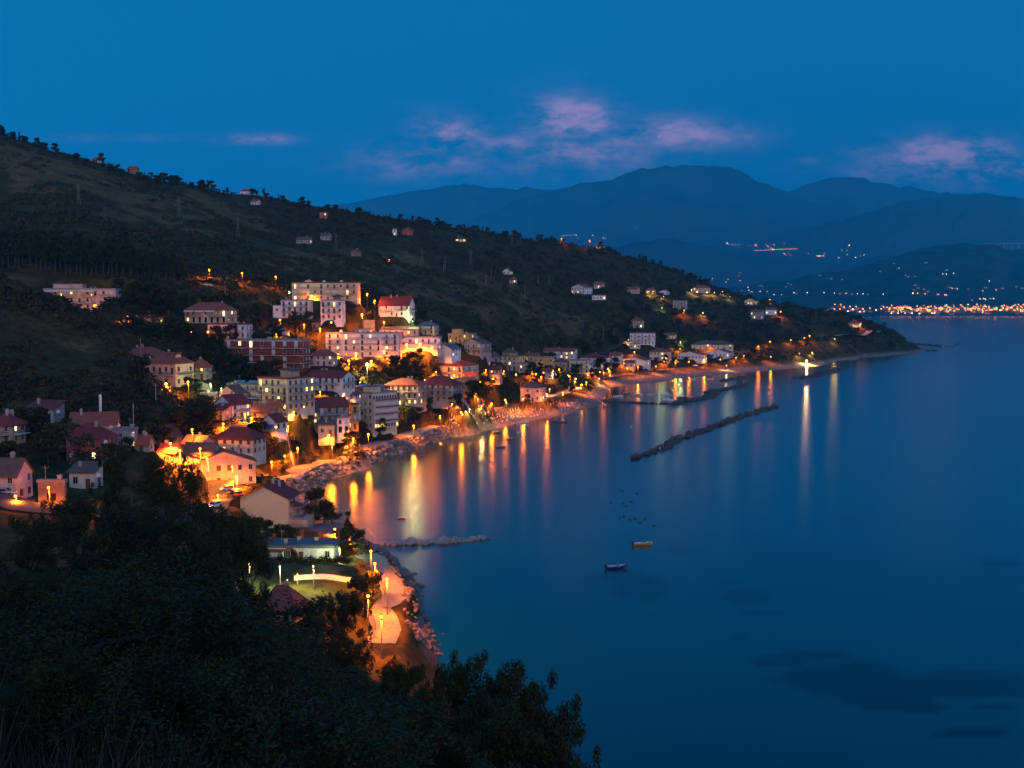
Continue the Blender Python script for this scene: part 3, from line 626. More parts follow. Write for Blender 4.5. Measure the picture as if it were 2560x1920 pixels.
# unseen hill added behind the camera, raised to shade the foreground from the afterglow
xs = np.linspace(-420, 320, 60); ys = np.linspace(-330, 2.0, 44)
bx, by = np.meshgrid(xs, ys, indexing='ij')
bz = 57.5 + smooth(4, -150, by) * 34 - smooth(-130, -330, by) * 30 - smooth(20, 300, bx) * 70 + (fbm(bx / 25, by / 25, 3, 4) - .5) * 5 * smooth(-6, -30, by)
bz = bz + smooth(-10, -200, bx) * smooth(-60, 2, by) * -4 - smooth(-2, 1.9, by) * smooth(3, 40, np.abs(bx)) * 8
ii = np.arange(bx.size).reshape(bx.shape)
Fb = np.stack([ii[:-1, :-1], ii[1:, :-1], ii[1:, 1:], ii[:-1, 1:]], -1).reshape(-1, 4)
kind(link('hill', mesh_np('hill', np.stack([bx.ravel(), by.ravel(), bz.ravel()], -1), Fb, [mat('unseen_hill_scrub', (.028, .032, .018), .95, .5, .2)], smooth_=True)), 'structure')

# ------------------------------------------------------------------ the sea
su = np.linspace(-.62, .62, 520); sy = np.concatenate([np.geomspace(60, 2600, 330)[:-1], np.geomspace(2600, 9000, 60)])
wu, wy = np.meshgrid(su, sy, indexing='ij'); wx = wu * wy
wpx, wpy = picture(wx.ravel(), wy.ravel(), np.zeros(wx.size))
def weed(cx, cy, rx, ry, a=1.0):
    return a * np.clip(1.0 - ((wpx - cx) / rx) ** 2 - ((wpy - cy) / ry) ** 2, 0, 1)
w_ = np.zeros_like(wpx)
for args in ((1470,1370,90,11),(1710,1377,80,13),(1500,1445,170,18),(1590,1480,110,40),(1870,1490,80,24),(1910,1532,70,9),(2190,1546,40,6),(1860,1590,110,32),(2120,1700,260,70),(2420,1710,300,46),
             (2020,1640,150,22),(2300,1770,110,20),(2450,1830,130,18),(2360,1838,60,12),(1830,1460,60,5),(2120,1305,60,6),(2500,1410,90,10),(2200,1750,160,40),(2480,1770,80,14),(1960,1650,120,30)):
    w_ = np.maximum(w_, weed(*args))
wn = fbm(wx.ravel() / 16, wy.ravel() / 22, 5, 51)
weedm = smooth(.29, .42, w_ * .55 + (wn - .5) * .9 + .08) * (w_ > .001)
pale = np.clip(1 - ((wpx - 1560) / 130) ** 2 - ((wpy - 1265) / 75) ** 2, 0, 1) * smooth(.42, .6, fbm(wx.ravel() / 5, wy.ravel() / 9, 4, 8))
ii = np.arange(wx.size).reshape(wx.shape)
Fw = np.stack([ii[:-1, :-1], ii[1:, :-1], ii[1:, 1:], ii[:-1, 1:]], -1).reshape(-1, 4)
me = mesh_np('sea', np.stack([wx.ravel(), wy.ravel(), np.zeros(wx.size)], -1), Fw, [], smooth_=True)
ca = me.color_attributes.new('bed', 'FLOAT_COLOR', 'POINT')
depthc = np.clip(smooth(0, 90, wx.ravel() + .25 * wy.ravel() - 40), 0, 1)
ca.data.foreach_set('color', np.stack([weedm, pale, depthc, np.ones_like(weedm)], -1).astype(np.float32).ravel())
m, nt, out = nodes('sea_water')
p = nt.nodes.new('ShaderNodeBsdfDiffuse'); gl = nt.nodes.new('ShaderNodeBsdfAnisotropic'); gl.distribution = 'BECKMANN'; gl.inputs['Roughness'].default_value = SEA_ROUGH
fr = nt.nodes.new('ShaderNodeFresnel'); fr.inputs['IOR'].default_value = 1.333
mx = nt.nodes.new('ShaderNodeMixShader'); nt.links.new(math_(nt, 'MULTIPLY', fr.outputs[0], 1.45, clamp=True), mx.inputs[0]); nt.links.new(p.outputs[0], mx.inputs[1]); nt.links.new(gl.outputs[0], mx.inputs[2]); nt.links.new(mx.outputs[0], out.inputs['Surface'])
sep = nt.nodes.new('ShaderNodeSeparateColor'); a = nt.nodes.new('ShaderNodeVertexColor'); a.layer_name = 'bed'
nt.links.new(a.outputs[0], sep.inputs[0])
cc = mixc(nt, sep.outputs[0], SEA_CLEAR, SEA_WEED)
cc = mixc(nt, math_(nt, 'MULTIPLY', sep.outputs[1], .8), cc, (.03, .085, .10))
nt.links.new(cc, p.inputs['Color'])
mp = nt.nodes.new('ShaderNodeMapping'); mp.inputs['Scale'].default_value = (.05, .35, 1)
nt.links.new(nt.nodes.new('ShaderNodeNewGeometry').outputs['Position'], mp.inputs['Vector'])
b = nt.nodes.new('ShaderNodeBump'); b.inputs['Strength'].default_value = .10; b.inputs['Distance'].default_value = .1
nt.links.new(noise(nt, 1.0, mp.outputs[0], 4, .6), b.inputs['Height'])
for q in (p, gl): nt.links.new(b.outputs[0], q.inputs['Normal'])
me.materials.append(m)
kind(link('sea', me), 'structure')

# ------------------------------------------------------------------ materials of the village
WALL = {
 'white': mat('white_render', (.68, .66, .64), .85, .30, .28), 'cream': mat('cream_render', (.62, .52, .36), .85, .30, .28),
 'peach': mat('peach_render', (.62, .42, .28), .85, .30, .28), 'pink': mat('pink_render', (.62, .43, .38), .85, .30, .28),
 'tan': mat('tan_render', (.40, .31, .22), .9, .25, .6, fine=0), 'stone': mat('grey_render', (.33, .30, .27), .9, .28, .7, fine=2.5),
 'brick': mat('dark_brick', (.24, .05, .032), .85, .2, .8, fine=5), 'brickold': mat('old_brick', (.28, .17, .11), .9, .35, .8, fine=4),
 'red': mat('red_render', (.52, .10, .075), .85, .30, .28), 'ochre': mat('ochre_render', (.55, .32, .10), .85, .30, .28),
 'yellow': mat('yellow_render', (.74, .60, .33), .85, .07, .25),
}
ROOF = {'terra': tile_mat('terracotta_tiles', (.33, .095, .055)), 'rust': tile_mat('dark_red_tiles', (.24, .05, .04)), 'brown': tile_mat('brown_tiles', (.16, .10, .075)),
        'slate': mat('grey_roofing', (.13, .13, .14), .8, .2, .5), 'flat': mat('roof_felt', (.24, .22, .21), .9, .25, .4)}
M_FRAME = mat('window_frame', (.5, .46, .42), .6, .1); M_GLASS = mat('dark_glass', (.012, .013, .016), .12, .3, .8, spec=.5)
M_LIT = glow('lit_room', (1, .55, .14), 2.6, False); M_LIT2 = glow('lit_room_pale', (1, .78, .36), 3.0, False)
M_SHR = mat('red_shutter', (.20, .035, .03), .7, .2); M_SHB = mat('brown_shutter', (.10, .055, .035), .7, .2); M_SHW = mat('white_shutter', (.62, .60, .57), .7, .1); M_SHG = mat('green_shutter', (.06, .16, .06), .7, .2)
M_RAIL = mat('iron_rail', (.08, .07, .065), .6, .2, metal=.3); M_RAILR = mat('red_rail', (.25, .04, .04), .6, .2); M_SLAB = mat('balcony_slab', (.50, .47, .44), .85, .15)
M_BAND = mat('white_band', (.66, .62, .58), .85, .1); M_CHIM = mat('chimney_plaster', (.4, .33, .28), .9, .2); M_AWN = mat('cream_awning', (.62, .56, .40), .8, .1)
M_AWNR = mat('red_awning', (.24, .035, .035), .8, .15); M_AWNB = mat('blue_awning', (.02, .06, .35), .7, .15); M_WOOD = mat('old_wood', (.14, .09, .055), .85, .3)
M_PANEL = mat('solar_glass', (.20, .26, .32), .25, .2, spec=.6); M_WHITE = mat('white_paint', (.72, .72, .70), .5, .08); M_METAL = mat('galvanised_steel', (.28, .28, .28), .5, .2, metal=.4)
M_DARK = mat('dark_opening', (.012, .011, .010), .95, .2); M_BLUE = mat('blue_paint', (.06, .16, .34), .6, .15); M_CONC = mat('concrete', (.30, .27, .24), .9, .25, .5, fine=2)

# ------------------------------------------------------------------ windows: one mesh each, shared by all that look alike
def ring(w, h, t, dep):
    b = MB(); b.box(-w/2, w/2, -dep, .02, 0, t); b.box(-w/2, w/2, -dep, .02, h - t, h); b.box(-w/2, -w/2 + t, -dep, .02, t, h - t); b.box(w/2 - t, w/2, -dep, .02, t, h - t)
    b.box(-.025, .025, -dep * .8, .02, t, h - t); b.box(-w/2 - .08, w/2 + .08, -dep - .08, .02, -.1, -.01)
    return b
FR = ring(1.05, 1.45, .09, .07).data('window', [M_FRAME])
FD = ring(1.1, 2.2, .09, .07).data('balcony_door', [M_FRAME])
PANE = {k: MB().box(-.44, .44, -.035, .01, .09, 1.36).data('pane', [m]) for k, m in (('dark', M_GLASS), ('lit', M_LIT), ('pale', M_LIT2))}
PAND = {k: MB().box(-.46, .46, -.035, .01, .09, 2.11).data('pane', [m]) for k, m in (('dark', M_GLASS), ('lit', M_LIT), ('pale', M_LIT2))}
def shut(h, m):
    b = MB()
    for x0 in (-.53, .02): b.box(x0, x0 + .51, -.13, -.075, .02, h)
    for k in range(int(h / .22)): b.box(-.5, .5, -.15, -.13, .1 + k * .22, .2 + k * .22)
    return b.data('shutter', [m])
SHW = {k: shut(1.43, m) for k, m in (('r', M_SHR), ('b', M_SHB), ('w', M_SHW), ('g', M_SHG))}
SHD = {k: shut(2.18, m) for k, m in (('r', M_SHR), ('b', M_SHB), ('w', M_SHW), ('g', M_SHG))}
FARW = {}
for k, m_ in (('dark', M_GLASS), ('lit', M_LIT), ('pale', M_LIT2), ('r', M_SHR), ('b', M_SHB), ('w', M_SHW), ('g', M_SHG)):
    b = ring(1.1, 1.5, .1, .07); b.box(-.45, .45, -.04, .01, .1, 1.4, 1); FARW[k] = b.data('window', [M_FRAME, m_])
WARM_FRAME = M_FRAME
def arch_pts(w, h, n=9):
    r = w / 2
    return [(-r, 0), (r, 0)] + [(r * math.cos(math.pi * k / n), h - r + r * math.sin(math.pi * k / n)) for k in range(n + 1)]
ARCHW = MB().prism(arch_pts(1.15, 2.3), 'y', -.03, .01).data('arch_opening', [M_DARK])
def arch_frame(w, h, t, dep):
    b = MB(); n = 10; r0, r1 = w / 2, w / 2 + t
    o = [(r1, 0)] + [(r1 * math.cos(math.pi * k / n), h - r0 + r1 * math.sin(math.pi * k / n)) for k in range(n + 1)] + [(-r1, 0)]
    i = [(r0, 0)] + [(r0 * math.cos(math.pi * k / n), h - r0 + r0 * math.sin(math.pi * k / n)) for k in range(n + 1)] + [(-r0, 0)]
    for k in range(len(o) - 1): b.prism([o[k], o[k + 1], i[k + 1], i[k]], 'y', -dep, .0)
    return b
ARCHF = arch_frame(1.15, 2.3, .16, .1).data('arch_window', [M_BAND])

def put(name, data, parent, loc, rz=0, scale=None): return link(name, data, parent, loc, rz, scale)

def window(root, x, y, z, rz, k, far, door=False, s=1.0):
    """a window or balcony door on a wall: frame with a pane or closed shutters"""
    if far: return put('window', FARW[k], root, (x, y, z), rz, s)
    f = put('balcony_door' if door else 'window', FD if door else FR, root, (x, y, z), rz, s)
    if k in ('dark', 'lit', 'pale'): put('pane', (PAND if door else PANE)[k], f, (0, 0, 0))
    else: put('shutter', (SHD if door else SHW)[k], f, (0, 0, 0))
    return f

def roof_mesh(kind_, w, d, h, rh, ov=.55, th=.24):
    """roof on a w by d box whose wall tops are at h; coordinates centred on the box"""
    b = MB(); x, y = w / 2 + ov, d / 2 + ov
    if kind_ == 'hip':
        if w >= d: a, c_ = (-(w - d) / 2 - .01, 0), ((w - d) / 2 + .01, 0)
        else: a, c_ = (0, -(d - w) / 2), (0, (d - w) / 2)
        e = h - rh * ov / (min(w, d) / 2) * .8
        top = [(-x, -y, e), (x, -y, e), (x, y, e), (-x, y, e), (a[0], a[1], h + rh), (c_[0], c_[1], h + rh)]
        bot = [(p[0], p[1], p[2] - th) for p in top[:4]]
        if w >= d: fs = [(0, 1, 5, 4), (1, 2, 5), (2, 3, 4, 5), (3, 0, 4)]
        else: fs = [(0, 1, 4), (1, 2, 5, 4), (2, 3, 5), (3, 0, 4, 5)]
        b.add(top + bot, fs + [(6, 7, 1, 0), (7, 8, 2, 1), (8, 9, 3, 2), (9, 6, 0, 3), (9, 8, 7, 6)])
        b.tube([top[4], top[5]], .12, 5)
        for k, e_ in ((0, 4), (1, 5 if w >= d else 4), (2, 5), (3, 4 if w >= d else 5)): b.tube([top[k], top[e_]], .1, 5)
    elif kind_ in ('gx', 'gy'):
        L = w if kind_ == 'gx' else d; Wd = d if kind_ == 'gx' else w
        half = Wd / 2 + ov; e = h - rh * ov / (Wd / 2)
        out = [(-half, e), (-half, e - th), (0, h + rh - th + .0), (half, e - th), (half, e), (0, h + rh)]
        b.prism([out[0], out[1], out[2], out[5]], 'x' if kind_ == 'gx' else 'y', -L / 2 - ov * .7, L / 2 + ov * .7)
        b.prism([out[5], out[2], out[3], out[4]], 'x' if kind_ == 'gx' else 'y', -L / 2 - ov * .7, L / 2 + ov * .7)
        q = L / 2 + ov * .7
        b.tube([(-q, 0, h + rh + .02), (q, 0, h + rh + .02)] if kind_ == 'gx' else [(0, -q, h + rh + .02), (0, q, h + rh + .02)], .13, 5)
    elif kind_ == 'shed':
        b.prism([(-y, h - .15), (-y, h + .1), (y, h + rh + .35), (y, h + rh + .1)], 'x', -x, x)
    else:
        b.box(-w / 2 - .18, w / 2 + .18, -d / 2 - .18, d / 2 + .18, h, h + .22)
        for (x0, x1, y0, y1) in ((-w/2 - .18, w/2 + .18, -d/2 - .18, -d/2 + .08), (-w/2 - .18, w/2 + .18, d/2 - .08, d/2 + .18), (-w/2 - .18, -w/2 + .08, -d/2 + .08, d/2 - .08), (w/2 - .08, w/2 + .18, -d/2 + .08, d/2 - .08)):
            b.box(x0, x1, y0, y1, h + .22, h + .62)
    return b

def rail_mesh(w, dep, m_h=.95):
    b = MB()
    for z in (.5, m_h): b.box(-w/2, w/2, -dep, -dep + .05, z - .03, z + .03); b.box(-w/2, -w/2 + .05, -dep, 0, z - .03, z + .03); b.box(w/2 - .05, w/2, -dep, 0, z - .03, z + .03)
    n = max(3, int(w / .35))
    for k in range(n + 1):
        x = -w/2 + .02 + (w - .04) * k / n; b.box(x - .03, x + .03, -dep + .005, -dep + .045, .02, m_h)
    return b

def balcony(root, x, y, z, rz, w, dep, slab, rail):
    s = MB().box(-w/2, w/2, -dep, 0, -.16, 0).obj('balcony', [slab], root); s.location = (x, y, z); s.rotation_euler = (0, 0, rz)
    rail_mesh(w, dep).obj('railing', [rail], s)
    return s

def build_house(h, i):
    rg = random.Random(100 + i)
    w, d, H_, o = h.w, h.d, h.h, h.opt
    far = h.Y > 640
    root = thing('house' if h.floors < 3 else 'apartment_building', h.label, 'house' if h.floors < 3 else 'apartment block', (h.x, h.y, h.z), h.rot, 'houses on the slopes around the bay')
    wm = WALL[h.wall]; b = MB(); fz = -3.5
    x, y = w / 2, d / 2
    if h.roof == 'gx': b.prism([(-y, fz), (y, fz), (y, H_), (0, H_ + h.rh - .24), (-y, H_)], 'x', -x, x)
    elif h.roof == 'gy': b.prism([(-x, fz), (x, fz), (x, H_), (0, H_ + h.rh - .24), (-x, H_)], 'y', -y, y)
    elif h.roof == 'shed': b.prism([(-y, fz), (y, fz), (y, H_ + h.rh), (-y, H_)], 'x', -x, x)
    else: b.box(-x, x, -y, y, fz, H_)
    b.obj('wall', [wm], root)
    rm = ROOF[h.roofc]
    roof = roof_mesh(h.roof, w, d, H_, h.rh, .5 if h.Y > 150 else .4).obj('roof', [rm], root)
    if h.roof == 'flat' and h.roofc in ('rust', 'terra'): pass
    fl = max(1, h.floors); fh = H_ / fl
    # chimneys, tanks, aerials
    if h.roof in ('hip', 'gx', 'gy', 'shed'):
        for _ in range(1 if far else rg.choice((1, 1, 2))):
            cx, cy = rg.uniform(-.3, .3) * w, rg.uniform(-.1, .3) * d
            top = H_ + h.rh + rg.uniform(.2, .8)
            MB().box(-.32, .32, -.32, .32, H_ - .2, top).box(-.42, .42, -.42, .42, top, top + .14).box(-.25, .25, -.25, .25, top + .14, top + .4).obj('chimney', [M_CHIM], roof).location = (cx, cy, 0)
    if h.roof == 'flat' and not far:
        for _ in range(rg.choice((1, 2, 3)) if w > 9 else 1):
            px_, py_ = rg.uniform(-.42, .42) * w, rg.uniform(-.3, .4) * d
            MB().box(-.35, .35, -.35, .35, H_, H_ + 1.3).box(-.45, .45, -.45, .45, H_ + 1.3, H_ + 1.42).obj('chimney', [M_CHIM], roof).location = (px_, py_, 0)
        t = MB().tube([(0, 0, H_ + .2), (0, 0, H_ + 3.2)], .045, 5); t.box(-.7, .7, -.02, .02, H_ + 2.9, H_ + 2.94); t.box(-.5, .5, -.02, .02, H_ + 2.6, H_ + 2.64)
        t.obj('aerial', [M_METAL], roof).location = (rg.uniform(-.4, .4) * w, rg.uniform(0, .3) * d, 0)
    if 'tanks' in o:
        for k in range(3): MB().tube([(0, 0, H_ + .3), (0, 0, H_ + 1.7)], .7, 10).obj('water_tank', [M_WHITE], roof).location = ((-.32 + .27 * k) * w, .2 * d, 0)
    if 'pent' in o:
        p = MB().box(-w * .2, w * .2, -d * .2, d * .3, H_ + .2, H_ + 2.7).obj('roof_room', [wm], root); p.location = (-w * .2, 0, 0)
        MB().box(-w * .22, w * .22, -d * .24, d * .33, H_ + 2.7, H_ + 2.9).obj('room_roof', [ROOF['rust']], p)
    if 'tower' in o:
        p = MB().box(-w * .17, w * .17, -d * .17, d * .17, H_ + .2, H_ + 2.9).obj('roof_tower', [WALL['tan']], root); p.location = (w * .08, d * .05, 0)
        roof_mesh('hip', w * .36, d * .36, H_ + 2.9, 1.1, .4).obj('tower_roof', [ROOF['brown']], p)
    if 'gablet' in o:
        p = MB().prism([(-w * .09, H_ + .2), (w * .09, H_ + .2), (0, H_ + 2.1)], 'y', -d / 2 - .05, d * .1).obj('gablet', [wm], root); p.location = (-w * .24, 0, 0)
        roof_mesh('gy', w * .18, d * .6, H_ + .2, 1.95, .3).obj('gablet_roof', [ROOF['rust']], p).location = (0, -d * .2, .05)
    if 'dormer' in o:
        p = MB().box(-1.8, 1.8, -1.3, 1.3, H_ + .8, H_ + 2.6).obj('dormer', [wm], root); p.location = (w * .2, -d * .05, 0)
        roof_mesh('shed', 3.6, 2.6, H_ + 2.6, .5, .3).obj('dormer_roof', [ROOF['rust']], p)
        for k in range(3): window(root, w * .2 - 1.1 + 1.1 * k, -d * .05 - 1.3, H_ + 1.3, 0, 'dark', True, s=.75)
    if 'stack' in o:
        MB().tube([(0, 0, H_), (0, 0, H_ + 6.5)], .33, 10).tube([(0, 0, H_ + 6.5), (0, 0, H_ + 7.3)], [.4, .3], 10).obj('chimney_stack', [M_WHITE], root).location = (w * .12, d * .2, 0)
    if 'panels' in o:
        for k in range(2):
            p = MB().box(-1.9, 1.9, -1.0, 1.0, 0, .08).obj('solar_panel', [M_PANEL], roof); p.location = ((-.22 + .4 * k) * w, 0, H_ + .9); p.rotation_euler = (R(18), 0, 0)
    if 'dish' in o or (not far and rg.random() < .18):
        p = MB(); n = 12
        p.add([(0, .12, 0)] + [(.5 * math.cos(2 * math.pi * k / n), -.05, .5 * math.sin(2 * math.pi * k / n)) for k in range(n)], [(0, 1 + (k + 1) % n, 1 + k) for k in range(n)]); p.tube([(0, .1, 0), (0, .1, -.7)], .04, 5)
        q = p.obj('satellite_dish', [M_WHITE], root); q.location = (w * .5 + .35, -d * .2, H_ * .78); q.rotation_euler = (R(-15), 0, R(35))
    if 'band' in o:
        for f in range(1, fl + 1):
            bb = MB(); z = f * fh - .28
            bb.box(-x - .05, x + .05, -y - .05, -y, z, z + .3); bb.box(-x - .05, -x, -y, y, z, z + .3); bb.box(x, x + .05, -y, y, z, z + .3)
            bb.obj('band', [M_BAND], root)
    if 'awn' in o or 'awn2' in o or 'awnblue' in o:
        m_ = M_AWN if 'awn' in o else (M_AWNR if 'awn2' in o else M_AWNB)
        for k in range(3 if 'awn' in o else 2 if 'awn2' in o else 1):
            if 'awn2' in o: p = MB().prism([(0, 0), (2.6, -1.0), (2.6, -1.1), (0, -.1)], 'y', -1.9, 1.9); q = p.obj('awning', [m_], root); q.location = (x, -d * .22 + k * 4.2, H_ - 1.2 - k * 1.4)
            else:
                ww = w * .11 if 'awn' in o else w * .35
                p = MB().prism([(0, 0), (-1.7, -.95), (-1.7, -1.05), (0, -.1)], 'x', -ww, ww); q = p.obj('awning', [m_], root); q.location = ((-.38 + .25 * k) * w if 'awn' in o else .05 * w, -y, H_ - .15 if 'awn' in o else 2.4)
    if 'pergola' in o:
        p = MB()
        for k in range(6):
            xx = -w * .48 + w * .96 * k / 5; p.box(xx - .06, xx + .06, -y - 3.0, -y - 2.88, fh * 1 - .1, fh * 1.85)
            p.box(xx - .05, xx + .05, -y - 3.1, -y, fh * 1.85, fh * 1.85 + .14)
        p.box(-w * .49, w * .49, -y - 3.05, -y - 2.9, fh * 1.85 + .15, fh * 1.85 + .27)
        p.obj('pergola', [M_WHITE], root)
        MB().box(-w * .5, w * .5, -y - 3.2, -y, -2.5, fh - .12).obj('terrace', [M_SLAB], root)
    if 'stair' in o or 'deck' in o:
        p = MB()
        for k in range(10): p.box(-w * .48 + k * .32, -w * .48 + (k + 1) * .32, -y - 1.2, -y - .02, -.5, .3 * (k + 1))
        if 'stair' in o: p.obj('staircase', [M_SLAB], root)
    if 'annex' in o:
        a_ = MB().box(-x - 4.2, -x, -y + .6, y - .3, fz, H_ * .72).obj('annex', [wm], root)
        MB().box(-x - 4.3, -x - .01, -y + .5, y - .2, H_ * .72, H_ * .72 + .2).obj('annex_roof', [ROOF['flat']], a_)
        window(root, -x - 2.2, -y + .6, H_ * .4, 0, 'dark', far)
    if 'pavilion' in o:
        a_ = MB().box(-w * .2, w * .2, -d * .2, d * .2, H_ + .18, H_ + .3).box(-w * .2, w * .2, d * .17, d * .2, H_ + .3, H_ + 2.3)
        for sx_ in (-1, 1): a_.box(sx_ * w * .2 - .1, sx_ * w * .2 + .1, -d * .2, d * .17, H_ + .3, H_ + 1.3); a_.box(sx_ * w * .19 - .1, sx_ * w * .19 + .1, -d * .2, -d * .17, H_ + 1.3, H_ + 2.3)
        q = a_.obj('roof_pavilion', [wm], root); q.location = (w * .25, -d * .2, 0)
        roof_mesh('hip', w * .44, d * .44, H_ + 2.3, .8, .3).obj('pavilion_roof', [ROOF['rust']], q)
    if 'garage' in o:
        for k in (-1, 1):
            MB().box(k * w * .22 - w * .17, k * w * .22 + w * .17, -y - .03, -y + .05, .1, H_ * .68).obj('garage_opening', [M_DARK], root)
        MB().box(-x - 1, x + 1.4, -y - 3.5, -y - .02, -3.5, 0).obj('forecourt', [M_CONC], root)
        return root
    if 'blind' in o:
        MB().box(-.9, .9, -y - .05, -y + .05, .8, 2.2).obj('window', [M_DARK], root); return root
    # doors and windows on the two faces turned to the sea and to the village street
    cs = next((int(q[4:]) for q in o if q.startswith('cols')), None)
    lit_n = next((int(q[3:]) for q in o if q.startswith('lit') and len(q) == 4), 0)
    faces = [('f', w, -y, 0)] + ([('l', d, -x, R(-90))] if h.rot > .1 else []) + ([('r', d, x, R(90))] if h.rot < -.06 else [])
    slots = []
    for nm, fw, off, rz in faces:
        n = cs if (cs and nm == 'f') else max(1, round(fw / (3.0 if h.Y < 700 else 3.4)))
        if fw < 2.2: continue
        if 'arcade' in o and nm == 'f': continue
        if h.roof == 'gy' and nm == 'f' and h.phrase not in ('the white house with skylights', 'the grey gabled house', 'the white gabled villa', 'the second white gable', 'the yellow gable hill house', 'the white hill villa', 'the white gable hill house', 'the ruin', 'the white cabin', 'the orange warehouse', 'the shed on the spur'): continue
        for f in range(fl):
            for k in range(n):
                t = -fw / 2 + fw * (k + .5) / n
                slots.append((nm, f, t, off, rz, fw, n, k))
    rg.shuffle(slots); kinds = {}
    lit = set(range(lit_n))
    for j, s in enumerate(slots):
        if j in lit: k_ = 'pale' if h.phrase == 'the lit terrace restaurant' else rg.choice(('lit', 'lit', 'pale'))
        elif 'shut' in o: k_ = {'brick': rg.choice(('w', 'w', 'dark')), 'white': rg.choice(('r', 'r', 'dark'))}.get(h.wall, rg.choice(('b', 'b', 'dark')))
        else: k_ = rg.choice(('dark', 'dark', 'b' if h.wall != 'white' else 'r', 'dark', 'w')) if not far else rg.choice(('dark', 'dark', 'b'))
        if rg.random() < .11 and s[1] < 4 and h.Y > 250: k_ = rg.choice(('lit', 'lit', 'pale'))
        kinds[s] = k_
    for s in sorted(slots):
        nm, f, t, off, rz, fw, n, k = s
        if rg.random() < .06 and n > 2: continue
        X_, Y_ = (t, off) if nm == 'f' else (off, -t if nm == 'l' else t)
        z = f * fh + fh * .28
        door = ('bal' in o and f > 0 and nm == 'f' and k % 2 == 0) or (f == 0 and k == n // 2 and nm == 'f')
        sc_ = min(1.0, fh / 3.0) * (1.12 if h.Y < 700 else 1.2)
        if h.phrase == 'the brick apartments' and nm == 'f': sc_ *= 1.25
        if 'arch' in o and nm == 'f' and f == 0 and not (kinds[s] in ('lit', 'pale')):
            a_ = put('arch_window', ARCHF, root, (X_, Y_, .25), rz, sc_); put('arch_opening', ARCHW, a_, (0, 0, 0)); continue
        if f == 0 and door and not far:
            q = MB().box(-.5, .5, -.06, .02, 0, 2.1).obj('door', [M_SHB if h.wall != 'white' else M_BLUE if h.phrase == 'the blue doored bungalow' else M_SHB], root); q.location = (X_, Y_, .05); q.rotation_euler = (0, 0, rz)
            MB().box(.3, .38, -.11, -.06, 1.0, 1.12).obj('handle', [M_METAL], q); continue
        window(root, X_, Y_, (f * fh + .12) if door and f else z, rz, kinds[s], far, door, sc_)
    if 'bal' in o:
        rail = M_RAILR if h.wall in ('brick', 'red') or h.phrase == 'the red mansard house' else M_RAIL
        for nm, fw, off, rz in faces:
            for f in range(1, fl):
                if far:
                    X_, Y_ = (0, off) if nm == 'f' else (off, 0); balcony(root, X_, Y_, f * fh + .05, rz, fw * .7, 1.1, M_SLAB, rail); continue
                n = max(1, round(fw / 8.5))
                for k in range(n):
                    t = -fw / 2 + fw * (k + .5) / n
                    X_, Y_ = (t, off) if nm == 'f' else (off, -t if nm == 'l' else t)
                    balcony(root, X_, Y_, f * fh + .05, rz, min(fw / n * .8, 8), 1.6, M_SLAB, rail)
    if 'arcade' in o:
        n = 9
        for f in range(fl):
            z = f * fh
            for k in range(n):
                t = -x + w * (k + .5) / n
                if f < fl - 1 and f > 0:
                    s_ = w / n / 1.62
                    a_ = put('arch_window', ARCHF, root, (t, -y - .95, z + .1), 0, (s_, 1, (fh - .35) / 2.5))
                    put('arch_opening', ARCHW, a_, (0, .2, 0))
                else: window(root, t, -y - .95 if f < fl - 1 else -y, z + .5, 0, rg.choice(('dark', 'dark', 'lit')) if f == 0 else 'dark', False)
            if f:
                q = MB().box(-x, x, -y - 2.0, -y - .96, z - .14, z + .02).obj('balcony', [M_SLAB], root)
                r_ = rail_mesh(w, 1.0); r2 = r_.box(-w / 2, w / 2, -1.0, -.96, .05, .5).obj('railing', [M_RAILR], q); r2.location = (0, -y - .96, z + .02)
        MB().box(-x, x, -y - .95, -y - .01, 0, H_ - fh).obj('loggia', [M_BAND], root)
        for k in range(4):
            q = MB().box(-.6, .6, -.07, .02, 0, 1.4).obj('shutter', [M_SHG], root); q.location = (-x, 0, fh * k + 1.0); q.rotation_euler = (0, 0, R(-90))
        for f in range(1, fl): balcony(root, -x * .55, -y - 1.0, f * fh, R(-90) if False else 0, 2.6, 1.9, M_SLAB, M_RAILR) if False else None
    if 'archway' in o:
        a_ = put('brick_arch', arch_frame(3.0, 2.6, .38, .16).data('brick_arch', [WALL['brick']]), root, (-w * .17, -y, 0))
        MB().prism(arch_pts(3.0, 2.6), 'y', -.06, .0).obj('arch_opening', [M_DARK], a_)
        for k in range(3):
            MB().box(-.3, .3, -.3, .3, H_ + .2, H_ + 2.7).box(-.4, .4, -.4, .4, H_ + 2.7, H_ + 2.85).obj('brick_pillar', [WALL['brick']], root).location = (-.08 * w + k * w * .28, d * .3, 0)
        MB().box(-w * .1, w * .5, -d * .45, d * .45, H_ + .63, H_ + .72).obj('roof_deck', [ROOF['slate']], roof)
        q = MB().box(-w * .5, -w * .26, -y - 2, -y, fz, H_ * .8).obj('annex', [wm], root); MB().box(-w * .52, -w * .25, -y - 2.2, -y + .1, H_ * .8, H_ * .8 + .25).obj('annex_roof', [ROOF['terra']], q)
    if 'seaside' in o:
        for f in (1, 2): balcony(root, x, d * .1, H_ * (.28 + .3 * (f - 1)) + 1.2, R(90), d * .7, 2.6, M_SLAB, M_RAIL)
        q = MB().box(x, x + 4.5, -d * .3, d * .45, fz - 2, H_ * .38).obj('annex', [WALL['peach']], root)
    return root

for i, h in enumerate(HS): h.ob = build_house(h, i)

